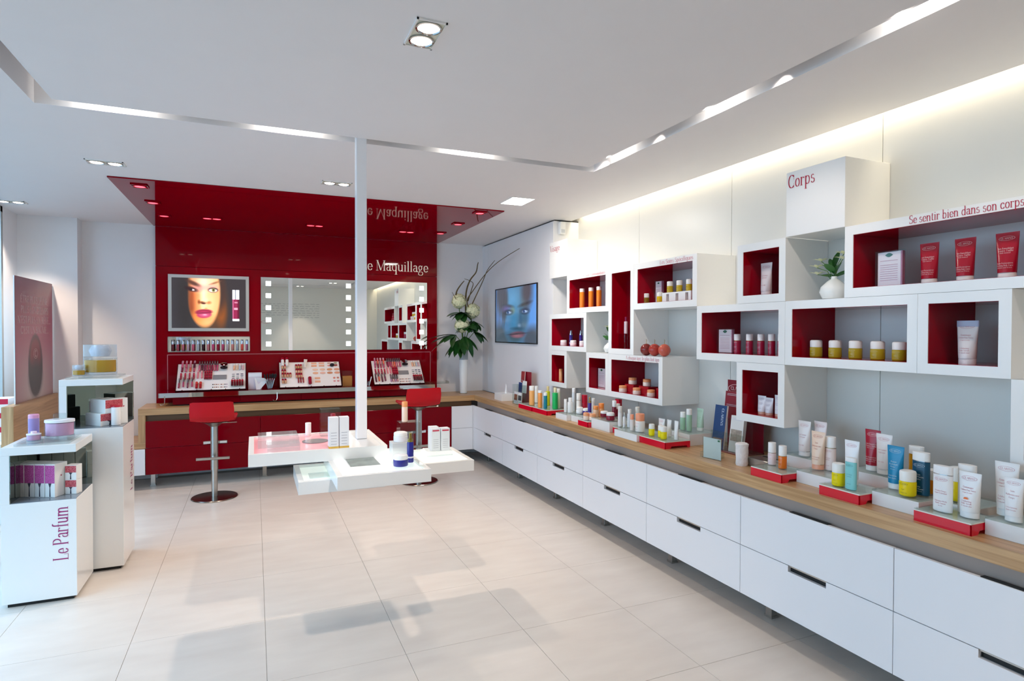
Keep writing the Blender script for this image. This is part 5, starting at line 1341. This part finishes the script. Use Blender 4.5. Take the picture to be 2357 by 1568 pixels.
# ================================================================== GOODS ON THE HANGING TABLES
def slab(name, label, loc, w, d, h, m=None, rz=0.0, photo=None):
    t = thing(name, label, 'display block', loc, rz)
    obj('body', MB().box(-w/2, w/2, -d/2, d/2, 0, h, .001), m or CLEAR, t)
    if photo: obj('photo_insert', MB().box(-w/2 + .006, w/2 - .006, -d/2 + .006, d/2 - .006, h + .0003, h + .001), photo, t)
    return t
ICE = clear_mat('ice_acrylic', 'f6fafa', milk=.10)
slab('acrylic_block', 'upper clear acrylic block on the pink lit table', (.115, 3.46, .8945), .20, .24, .047, ICE)
slab('acrylic_block', 'lower clear acrylic block at the front of the pink lit table', (.135, 3.265, .8945), .155, .10, .038, ICE)
t = thing('round_plate', 'flat grey round plate on the pink lit table', 'plate', (.305, 3.45, .8945)); obj('disc', MB().lathe([(0, 0), (.068, 0), (.068, .004), (0, .004)], 32), cm('8d8688', .2), t)
bottle('white-capped bottle at the back of the pink lit table', (.285, 3.66, .8945), .075, .034, 'f0f0ee', 'f4f4f2', capf=.9, rz=0)
slab('acrylic_plinth', 'tall clear acrylic plinth behind the twin cartons', (.40, 3.60, .8985), .11, .08, .155, CLEAR)
bottle('small bottle with a red cap behind the clear plinth', (.425, 3.67, .8985), .115, .03, 'f0eeec', 'b0142c', capf=.3, rz=0)
WB = cm('d9b04a', .25)
for i, x in enumerate((.372, .424)):
    carton(('tall white carton with gold foot, the outer one of two on the pink table', 'tall white carton with gold foot, the one of two nearer the pole')[i], (x, 3.20, .8985), .048, .048, .16, 'e9eaee', 0, foot=WB, lines=5, group='twin white cartons')
slab('mirror_book', 'square picture slab on the brightest lit table', (.498, 3.085, .8285), .155, .235, .014, cm('f2f4f2', .2), 0, cm('7f8a84', .12, noise=.7, nscale=14))
slab('acrylic_block', 'wide clear slab under the blue cream jar', (.69, 2.93, .8285), .15, .18, .016, ICE)
jar('blue cream jar with white lid on the brightest lit table', (.653, 2.895, .845), .056, .072, '2a2f8a', 'f0f2f4', rz=0, capf=.42)
pump_bottle('slim blue serum bottle with clear cap and gold collar', (.716, 2.958, .845), .15, .033, '2a2a86', 'b89a4a', rz=0)
slab('acrylic_cube', 'white-sided clear cube carrying a white cream jar', (.69, 3.06, .8285), .10, .08, .105, clear_mat('milky_acrylic', 'f6f8f8', milk=.55))
jar('white cream jar with white lid on a clear cube', (.69, 3.06, .9338), .05, .072, 'f0eef0', 'f4f4f4', rz=0, ink=None)
slab('acrylic_cube', 'taller clear cube carrying the peach bottle', (.765, 3.20, .7685), .11, .09, .245, CLEAR)
bottle('peach bottle with a peach cap standing on a clear cube', (.744, 3.20, 1.0137), .108, .032, 'f4d8c4', 'f2a264', rz=0, capf=.26, ink=None)
slab('acrylic_block', 'wide clear slab at the front of the smallest lit table', (.965, 3.26, .7685), .19, .13, .022, ICE)
slab('acrylic_block', 'clear slab under the three cartons', (1.0, 3.455, .7685), .15, .13, .03, clear_mat('milky_acrylic', 'f6f8f8', milk=.55))
PKTOP = cm('c23a52', .4)
for x, y, l in ((.975, 3.425, 'tall pale carton with a pink band, front left of three on the slab'), (1.032, 3.42, 'tall pale carton with a pink band, front one nearer the drawers'), (.985, 3.49, 'tall pale carton with a pink band, at the back of three')):
    c_ = carton(l, (x, y, .7990), .052, .052, .132, 'dfe4e8', 0, lines=5, group='three pale cartons')
    obj('top_band', MB().box(-.02, .02, -.0268, -.026, .116, .124), PKTOP, c_)
slab('glass_tile', 'thin glass tile lying in the lowest lit table', (.30, 3.17, .7685), .10, .10, .006, ICE)

# ================================================================== PERFUME AND CARTONS AT THE KIOSKS
def tree_mat(key, leafc, ground):
    """flat print: speckled tree crown over a pale ground"""
    if key in MATS: return MATS[key]
    m = bpy.data.materials.new(key); m.use_nodes = True; nt = m.node_tree; b = nt.nodes['Principled BSDF']
    tc = nt.nodes.new('ShaderNodeTexCoord'); n = nt.nodes.new('ShaderNodeTexNoise'); n.inputs['Scale'].default_value = 260; n.inputs['Detail'].default_value = 2
    nt.links.new(tc.outputs['Object'], n.inputs['Vector'])
    r = nt.nodes.new('ShaderNodeValToRGB'); r.color_ramp.elements[0].position = .35; r.color_ramp.elements[0].color = lin(leafc) + (1,)
    r.color_ramp.elements[1].position = .62; r.color_ramp.elements[1].color = lin(ground) + (1,)
    nt.links.new(n.outputs['Fac'], r.inputs[0]); nt.links.new(r.outputs[0], b.inputs['Base Color']); b.inputs['Roughness'].default_value = .4
    MATS[key] = m; return m
TREEM, TREER = tree_mat('magenta_tree', '9a1a70', 'd06ab0'), tree_mat('red_tree', 'a81c30', 'd86a70')
TRUNK = cm('3a3444', .5)
def tree_carton(label, loc, w, d, h, rz, crown, zcut, group, face='front', trunk=True, hearts=0):
    t = carton(label, loc, w, d, h, 'efefec', rz, group, name='perfume_carton', heart=('side', w * .18) if hearts else None)
    if face == 'front':
        obj('tree_crown', MB().box(-w/2 + .001, w/2 - .001, -d/2 - .0007, -d/2 - .0001, h * zcut, h * .96), crown, t)
        if trunk: obj('tree_trunk', MB().prism([(-w*.06, .002), (w*.06, .002), (w*.035, h * zcut * .7), (w*.16, h * zcut), (-w*.16, h * zcut), (-w*.035, h * zcut * .7)], 1, -d/2 - .0008, -d/2 - .0001), TRUNK, t)
    return t
# shorter kiosk, niche floor at z .567 ; cartons turned about 35 degrees, magenta print to the front left
for i in range(4):
    x, y = -1.035 - i * .060 * math.cos(.45), 4.135 + i * .060 * math.sin(.45)
    tree_carton(('tall perfume carton with magenta tree print, end of the row with its white side showing', 'tall perfume carton with magenta tree print, second in the row', 'tall perfume carton with magenta tree print, third in the row', 'tall perfume carton with magenta tree print, next to the kiosk post')[i], (x, y, .5675), .057, .09, .185, -.45, TREEM, .42, 'magenta tree cartons', hearts=(i == 0))
tree_carton('small perfume box with red tree print, lower of two stacked', (-.958, 4.155, .5675), .06, .055, .082, -.3, TREER, .5, 'small stacked perfume boxes')
tree_carton('small perfume box with red tree print, upper of two stacked', (-.958, 4.155, .6500), .06, .055, .082, -.3, TREER, .5, 'small stacked perfume boxes')
# taller kiosk, niche floor at z .900
tree_carton('wide perfume box with red tree print, lower of two', (-.895, 4.56, .9005), .12, .15, .078, .75, TREER, .4, 'wide perfume boxes', hearts=1)
tree_carton('wide perfume box with red tree print, upper of two', (-.875, 4.57, .9790), .11, .15, .085, .75, TREER, .35, 'wide perfume boxes', hearts=1)
carton('upright white perfume carton at the open side of the taller kiosk', (-.795, 4.585, .9005), .05, .05, .165, 'efefec', .6, heart=('front', .01))
bottle('white powder tube with a red lid in the taller kiosk', (-.812, 4.50, .9005), .125, .052, 'f2f0ee', 'c01c34', rz=0, capf=.08, capw=1.0, ink=None)
# on top of the kiosks
PINKL = mat('pink_perfume', 'eab2d4', .04, trans=.2, ior=1.2)
GOLDL = mat('amber_perfume', 'd9a23a', .04, trans=.25, ior=1.2)
slab('acrylic_tray', 'clear acrylic tray on the shorter kiosk', (-1.075, 4.17, .8705), .25, .26, .012, ICE)
slab('acrylic_tray', 'clear acrylic tray on the taller kiosk', (-.93, 4.59, 1.2005), .27, .27, .014, ICE)
FLINT = clear_mat('flint_glass', 'e9eef2', milk=.22)
FACET = mat('facet_glass', 'd3d2de', .05, spec=.8, noise=.35, nscale=28)
def perfume(label, loc, R, H, liq, lidw, sy=.62, cap=None, capH=0.0, capm=None):
    t = thing('perfume_flacon', label, 'perfume bottle', loc, 0)
    obj('thick_base', MB().lathe([(R * .97, 0), (R, .004), (R, H * .14), (R * .99, H * .15)], 36, sy=sy), FLINT, t)
    obj('glass_wall', MB().lathe([(R, H * .15), (R, H * .86), (R * .97, H * .9)], 36, sy=sy), CLEAR, t)
    obj('perfume', MB().lathe([(R * .90, H * .17), (R * .93, H * .19), (R * .93, H * .80), (R * .92, H * .82), (0, H * .82)], 36, sy=sy), liq, t)
    obj('shoulder', MB().lathe([(R * 1.0, H * .86), (R * 1.01, H * .9), (R * 1.0, H), (R * .9, H * 1.01), (0, H * 1.02)], 36, sy=sy), lidw, t)
    if cap:
        st = obj('stopper', MB().lathe([(cap, H * 1.02), (cap, H * 1.02 + capH), (cap * .9, H * 1.03 + capH), (0, H * 1.03 + capH)], 28, sy=sy if capm is ICE else 1.0), FLINT if capm is ICE else capm, t)
        if capm is ICE: obj('stopper_core', MB().lathe([(cap * .55, H * 1.03), (cap * .7, H * 1.02 + capH * .5), (cap * .5, H * 1.02 + capH * .95), (0, H * 1.02 + capH * .95)], 9, sy=sy), FACET, t)
    return t
perfume('wide round flacon of pink perfume with a white top on the shorter kiosk', (-1.03, 4.19, .8830), .072, .108, PINKL, cm('f4f2f6', .2), .75, .03, .03, CLEAR)
perfume('small pink flacon with a white lid on the shorter kiosk', (-1.135, 4.13, .8830), .034, .042, PINKL, cm('f6f2f6', .2), .9, .014, .012, cm('f4d8e6', .3))
t = thing('perfume_spray', 'slim lilac spray cylinder with a pink top on the shorter kiosk', 'perfume bottle', (-1.165, 4.24, .8830))
obj('glass_body', MB().lathe([(.024, 0), (.026, .003), (.026, .115)], 24), mat('lilac_glass', 'b9a2d8', .04, trans=.2, ior=1.2), t)
obj('top', MB().lathe([(.026, .115), (.026, .134), (.022, .138), (0, .138)], 24), cm('e8a4c4', .25), t)
perfume('large amber perfume flacon with a big clear stopper on the taller kiosk', (-.915, 4.61, 1.2150), .093, .118, GOLDL, ICE, .6, .092, .075, ICE)
perfume('small amber perfume flacon with a clear stopper on the taller kiosk', (-1.02, 4.56, 1.2150), .034, .042, GOLDL, ICE, .75, .033, .026, ICE)
# striped gift boxes in the window display behind the parapet
for k in range(3):
    carton('red-lidded white gift box stacked in the window display', (-1.90, 6.10 + .01 * k, .62 + .111 * k), .16, .20, .11, 'f0e6e8', 0, 'window gift boxes', cm('c8143c', .4), (.6, 1.0), name='gift_box')
t = thing('window_shelf', 'low white display plinth in the window behind the parapet', 'plinth', (-1.9, 6.1, 0)); obj('body', MB().box(-.09, .10, -.3, .3, 0, .6195, .002), WHITE, t)

# ================================================================== MAKE-UP TESTERS
BODYC = ['b8486a', 'c9607c', '8c2440', 'd07a8c', 'a8304c', 'e08a7c', '5a1a30', 'c2506a', 'd8a0a0', '9c3450', 'e0644c', '7c2848']
SILV = mat('cap_silver', 'c8ccd6', .15, metal=1.0)
REDCAP = mat('cap_red', 'a0102a', .15)
_stick = {}
def stick(label, group, m, L, r, color, capm, capf=.42, name='lip_gloss', cat='cosmetic'):
    key = (name, round(L, 3), round(r, 4), color, capm.name, capf)
    if key not in _stick:
        b = MB().lathe([(r * .9, 0), (r, L * .02), (r, L * (1 - capf))], 12).mesh('body', cm(color, .15))
        c_ = MB().lathe([(r * 1.02, L * (1 - capf)), (r * 1.02, L * .98), (r * .9, L), (0, L)], 12).mesh('cap', capm)
        _stick[key] = (b, c_)
    b, c_ = _stick[key]
    t = thing(name, label, cat, (0, 0, 0), 0, group); t.matrix_world = m
    obj('body', b, parent=t); obj('cap', c_, parent=t)
    return t
TH_ = -.752
def tray(label, x0, w, L=.345):
    t = thing('tester_tray', label, 'display tray', (x0, 6.688, ZSH + .012), 0, 'make-up tester trays')
    t.rotation_euler = (TH_, 0, 0)
    obj('board', MB().box(.006, w - .006, 0, .010, .004, L), mat('tray_cream', 'f2ece8', .35), t)
    obj('frame', MB().box(0, .006, -.004, .02, 0, L + .004).box(w - .006, w, -.004, .02, 0, L + .004).box(0, w, .010, .02, 0, L + .004).box(0, w, -.004, .01, 0, .004), mat('tray_frame', '3a1014', .2), t)
    obj('foot', MB().box(.03, w - .03, .02, .03, .01, .06), BLACK, t)
    for k in range(5): obj('stud', MB().lathe([(.005, 0), (.005, .006), (0, .008)], 10, (.06 + k * (w - .12) / 4, -.008)), CHROME, t)
    return t, Matrix.Translation(t.location) @ Matrix.Rotation(TH_, 4, 'X')
def on(M_, u, v, off=.008, lean=0.0): return M_ @ Matrix.Translation((u, -off, v)) @ Matrix.Rotation(lean, 4, 'Y')
def flat_swatch(name, label, group, M_, u, v, rx, ry, color, round_=True):
    mb = MB().lathe([(1, 0), (1, .003), (.9, .0036), (0, .0036)], 18, sx=rx, sy=ry) if round_ else MB().box(-rx, rx, -ry, ry, 0, .0032, .0006)
    mb.xf(Matrix.Rotation(PI/2, 4, 'X'))
    o = obj(name, mb, cm(color, .5)); o.matrix_world = M_ @ Matrix.Translation((u, 0, v))
    return tag(o, label, 'cosmetic', group)
def gloss_tray(t, M_, w, tagl, seed, last):
    rg = random.Random(seed)
    k = w / .635
    # fanned gloss testers at the left: three rows of little tubes
    for i in range(4):
        for j in range(2):
            stick('short flared gloss tester in the upper corner of the %s tray' % tagl, 'flared testers of the %s tray' % tagl, on(M_, (.045 + i * .036) * k, .235 + j * .045, .012 + .012 * j, .05), .085, .0095, rg.choice(BODYC), cm(rg.choice(('d8a0b0', 'c08a96', 'e0b8b8')), .3), .35)
    for i in range(4):
        stick('capped gloss tester standing in the lower corner of the %s tray' % tagl, 'capped testers of the %s tray' % tagl, on(M_, (.03 + i * .038) * k, .03 + .012 * (i % 2), .014), .115, .0085, rg.choice(BODYC), SILV, .5)
        stick('dark red lipstick tester in the sloping rows of the %s tray' % tagl, 'lipsticks of the %s tray' % tagl, on(M_, (.04 + i * .038) * k, .14, .012), .075, .0085, 'a01c38', cm('c2304c', .2), .4, 'lipstick')
    for i in range(8):
        stick('lip gloss with silver cap in the upright back row of the %s tray' % tagl, 'upright glosses of the %s tray' % tagl, on(M_, (.20 + i * .0235) * k, .245, .012), .125, .0095, BODYC[(i * 5 + seed) % 12], SILV, .45)
    for i in range(2):
        stick('pink slim tester in the middle of the %s tray' % tagl, 'slim pink testers of the %s tray' % tagl, on(M_, (.19 + i * .035) * k, .15, .01), .105, .008, 'e8808c', cm('f0a8a8', .3), .3)
    for i in range(4):
        for j in range(3):
            stick('short dark red nail colour in the block of twelve on the %s tray' % tagl, 'nail colours of the %s tray' % tagl, on(M_, (.255 + i * .019) * k, .135 + j * .034, .012), .034, .0085, '8c1028', cm('c8384c', .15), .4, 'nail_colour')
    if last:
        for i in range(4):
            stick('silver-capped nail pen low in the %s tray' % tagl, 'nail pens of the %s tray' % tagl, on(M_, (.215 + i * .027) * k, .03, .012), .10, .009, rg.choice(('c8a0b0', 'd89a9a', 'b07a9a')), SILV, .7)
    else:
        for i in range(2):
            stick('red lacquer bottle low in the %s tray' % tagl, 'lacquer bottles of the %s tray' % tagl, on(M_, (.185 + i * .035) * k, .02, .016), .075, .012, 'b0121e', cm('d04038', .2), .45, 'nail_colour')
    # palette mirror, eye shadow quads and compacts
    o = obj('palette_mirror', MB().box(-.062 * k, .062 * k, -.006, 0, 0, .055), cm('8d8a8c', .15)); o.matrix_world = on(M_, .39 * k, .135, .001)
    tag(o, 'small rectangular mirror set in the %s tray' % tagl, 'mirror')
    for r_ in range(2):
        for g_ in range(2):
            for i in range(4):
                flat_swatch('eye_shadow', 'tiny eye shadow pan in the rows of the %s tray' % tagl, 'eye shadows of the %s tray' % tagl, M_, (.33 + g_ * .075 + i * .017) * k, .035 + r_ * .035, .006, .006, ('4a3a34', 'c08a70', '8c4a3c', 'e0b8a0', '5a5a60', 'b89ab0')[(i + g_ * 2) % 6])
    for i in range(3):
        for j in range(4):
            flat_swatch('eye_pencil_swatch', 'crescent colour swatch on the side panel of the %s tray' % tagl, 'crescent swatches of the %s tray' % tagl, M_, (.515 + i * .04) * k, .12 + j * .026, .015, .005, ('4a2a50', '8c4a5a', '5a6a60', 'a89aa0', '3a3a58')[(i + j) % 5])
    for i in range(4):
        stick('small pastel tube at the top of the side panel of the %s tray' % tagl, 'pastel tubes of the %s tray' % tagl, on(M_, (.52 + i * .028) * k, .25, .01), .075, .009, ('f0b08c', 'e8c8a8', 'c8ccd8', 'd8a8b0')[i], cm('ece6e2', .3), .3)
    for i in range(5):
        stick('dark red bottle in the clear cup at the corner of the %s tray' % tagl, 'cup bottles of the %s tray' % tagl, on(M_, (.505 + i * .024) * k, .035, .02), .075, .0095, '7c0c20', cm('b0182c', .15), .4, 'nail_colour')
    o = obj('tester_cup', MB().box(-.065, .065, -.035, -.033, 0, .05).box(-.065, .065, -.035, 0, -.002, 0), CLEAR); o.matrix_world = on(M_, .555 * k, .03, .003)
    tag(o, 'clear cup holding dark red bottles on the %s tray' % tagl, 'cup')
    # compact standing open at the back
    t2 = thing('powder_compact', 'open dark powder compact at the back of the %s tray' % tagl, 'compact', (0, 0, 0)); t2.matrix_world = on(M_, .425 * k, .275, .02)
    obj('case', MB().lathe([(1, -.006), (1, .006), (.9, .008), (0, .008)], 24, sx=.034, sy=.022).xf(Matrix.Rotation(PI/2 - .4, 4, 'X')), mat('compact_dark', '3a3438', .1, metal=.6), t2)
    obj('lid', MB().lathe([(1, -.003), (1, .003), (.9, .004), (0, .004)], 24, sx=.034, sy=.024).xf(Matrix.Translation((0, 0, .045)) @ Matrix.Rotation(PI/2, 4, 'X')), mat('compact_mirror', 'b8b4b8', .05, metal=1.0), t2)
t, M1 = tray('tester tray of lip colours under the framed photo', -.715, .635)
gloss_tray(t, M1, .635, 'photo-side', 1, False)
t, M3 = tray('tester tray of lip colours next to the flower vase', 1.215, .575)
gloss_tray(t, M3, .575, 'vase-side', 2, True)
t, M2 = tray('tester tray of foundations and powders between the two lip trays', .238, .632)
g2 = 'foundation bottles of the powder tray'
for j, (v, n) in enumerate(((.245, 2), (.175, 2), (.13, 4), (.05, 2))):
    for i in range(n):
        stick('beige foundation bottle with red cap in the side block of the powder tray', g2, on(M2, .035 + i * .026, v, .014), .055, .011, 'd8a684', REDCAP, .45, 'foundation')
for i in range(3):
    for j in range(3):
        stick('beige foundation bottle with red cap in the middle block of the powder tray', 'middle foundation bottles of the powder tray', on(M2, .175 + i * .024, .12 + j * .062, .014), .055, .011, ('d8a684', 'e0b494', 'c8946c')[j], REDCAP, .45, 'foundation')
for i in range(3):
    stick('slim red concealer pen under the foundation bottles', 'concealer pens of the powder tray', on(M2, .19 + i * .025, .055, .01), .07, .006, 'a01428', REDCAP, .4, 'concealer')
for i in range(2):
    stick(('white lotion with red cap at the back corner of the powder tray', 'white lotion with red cap beside the corner one of the powder tray')[i], 'white lotions of the powder tray', on(M2, .04 + i * .045, .28, .02), .11, .016, 'f2ece6', REDCAP, .28, 'foundation')
t = tube_pack('cream tube leaning at the back of the powder tray', (0, 0, 0), .12, .036, 'f0e6da', 'efe4d8', 'c0a090', None, rz=0); t.matrix_world = on(M2, .262, .25, .02, .12)
gp = 'powder pans of the powder tray'
for r_, c_ in enumerate((('f0b896', 'f0b496', 'd8a28a', '8a8a5a'), ('eca884', 'e8b090', 'e08a80', 'e09a78'))):
    for i in range(2): flat_swatch('powder_pan', 'oblong powder pan in the rows of the powder tray', 'oblong pans of the powder tray', M2, .36 + i * .08, .325 - r_ * .036, .028, .012, c_[i], False)
    for i in range(2): flat_swatch('powder_pan', 'small oval pan near the brush on the powder tray', 'small oval pans of the powder tray', M2, .52 + i * .068, .325 - r_ * .036, .02, .009, c_[2 + i])
for r_ in range(2):
    for i in range(4): flat_swatch('powder_pan', 'large oval powder pan on the powder tray', 'large oval pans of the powder tray', M2, .37 + i * .075, .235 - r_ * .048, .03, .015, (('f4ccb4', 'f0c4a8', 'd89468', 'e0a080'), ('eeb690', 'f0bca8', 'd08a64', 'e09c7c'))[r_][i])
for r_ in range(2): flat_swatch('powder_pan', 'oblong powder pan low on the powder tray', 'low oblong pans of the powder tray', M2, .385, .115 - r_ * .045, .028, .013, 'eeb08c', False)
for r_ in range(2):
    for i in range(2): flat_swatch('blush_pan', 'small fan-shaped blush pan at the corner of the powder tray', 'blush pans of the powder tray', M2, .56 + i * .038, .115 - r_ * .045, .013, .011, ('d8806c', 'c87860', 'e09a98', 'd89090')[r_ * 2 + i])
stick('rounded crimson blush brush case low on the powder tray', None, on(M2, .305, .03, .02), .085, .018, 'a01430', REDCAP, .35, 'brush_case')
o = thing('powder_brush', 'short black powder brush lying on the powder tray', 'brush'); o.matrix_world = on(M2, .575, .29, .012)
obj('bristles', MB().lathe([(.004, 0), (.017, .012), (.02, .03), (.012, .045), (0, .05)], 16).xf(Matrix.Rotation(-PI/2, 4, 'Y')), mat('bristle_black', '18161a', .8), o)
obj('handle', MB().tube([(0, 0, 0), (.03, 0, 0)], .005, 8), cm('8c2030', .2), o)

# lip glosses in the mirrored niche
NC = ['7c2a38', 'b04a5c', 'c06a78', 'c8a8b4', 'd0607c', 'b8bcc4', '3c1020', 'c87a80', 'd04a78', '9c1030', 'c04a70', 'c8b4b8', 'd88a80', 'b0b4bc', 'e85a4c', 'd0708c']
for i in range(16):
    stick('lip gloss with silver cap standing in the mirrored niche', 'lip glosses in the mirrored niche', Matrix.Translation((-.772 + i * .0465, 7.045, NZ0 + .0025)), .115, .0135, NC[i], SILV, .4)

# tissue box, tissue, brushes and cotton box on the mirrored shelf
t = thing('tissue_carton', 'pale upright tissue box between the photo-side and powder trays', 'tissue box', (.005, 6.80, ZSH + .0005))
obj('body', MB().box(-.065, .065, -.04, .04, 0, .17, .002), cm('ded6de', .4), t)
obj('label_band', MB().box(-.063, .063, -.0408, -.04, .13, .165), cm('eef0f6', .4), t)
t = thing('paper_tissue', 'crumpled white tissue fanning up in front of its box', 'tissue', (.035, 6.735, ZSH + .0005))
obj('sheet', MB().add([(-.02, 0, 0), (.02, .01, 0), (.06, -.005, .115), (-.035, .015, .125), (.0, .03, .07), (.095, .012, .09)], [(0, 1, 4), (0, 4, 3), (1, 5, 4), (4, 5, 2), (4, 2, 3)], True), cm('f4f4f6', .8), t)
t = thing('brush_cup', 'clear cup of silver make-up brushes beside the tissue box', 'cup', (.145, 6.74, ZSH + .0005))
obj('cup', MB().lathe([(.03, 0), (.034, .09), (.032, .09), (.029, .003), (0, .003)], 20), CLEAR, t)
for k in range(5):
    b = thing('makeup_brush', 'silver-handled make-up brush standing in the clear cup', 'brush', (.13 + .009 * k, 6.735 + .006 * (k % 2), ZSH + .006), 0, 'brushes in the clear cup')
    b.rotation_euler = (.0, (.12 * (k - 2)), 0)
    obj('handle', MB().lathe([(.004, 0), (.006, .03), (.005, .10), (.006, .105)], 10), SILV, b)
    obj('bristles', MB().lathe([(.006, .105), (.015 if k > 2 else .008, .125), (.016 if k > 2 else .007, .145), (0, .16)], 12), mat('bristle_black', '18161a', .8), b)
t = thing('cotton_box', 'clear box half full of amber cotton pads behind the white pole', 'box', (.935, 6.80, ZSH + .0005))
obj('clear_shell', MB().box(-.055, .055, -.05, .05, 0, .17), CLEAR, t)
obj('amber_pads', MB().box(-.05, .05, -.045, .045, .002, .11), cm('c07a2c', .5), t)
t = thing('makeup_brush', 'white-handled spatula leaning beside the vase-side tray', 'brush', (1.165, 6.72, ZSH + .001)); t.rotation_euler = (0, .25, 0)
obj('handle', MB().lathe([(.005, 0), (.006, .1), (0, .105)], 8), cm('ece8e6', .3), t)
obj('cup', MB().lathe([(.02, 0), (.022, .05), (.02, .05), (.018, .002)], 14, (-.012, 0)), CLEAR, t)
t = thing('acrylic_tray', 'clear acrylic tray sticking out past the vase end of the mirrored shelf', 'tray', (1.90, 6.70, ZSH + .0005))
obj('tray_body', MB().box(-.12, .17, -.03, .10, 0, .004).box(-.12, .17, -.03, -.027, .004, .03).box(.167, .17, -.027, .10, .004, .03), CLEAR, t)

bpy.context.view_layer.update()
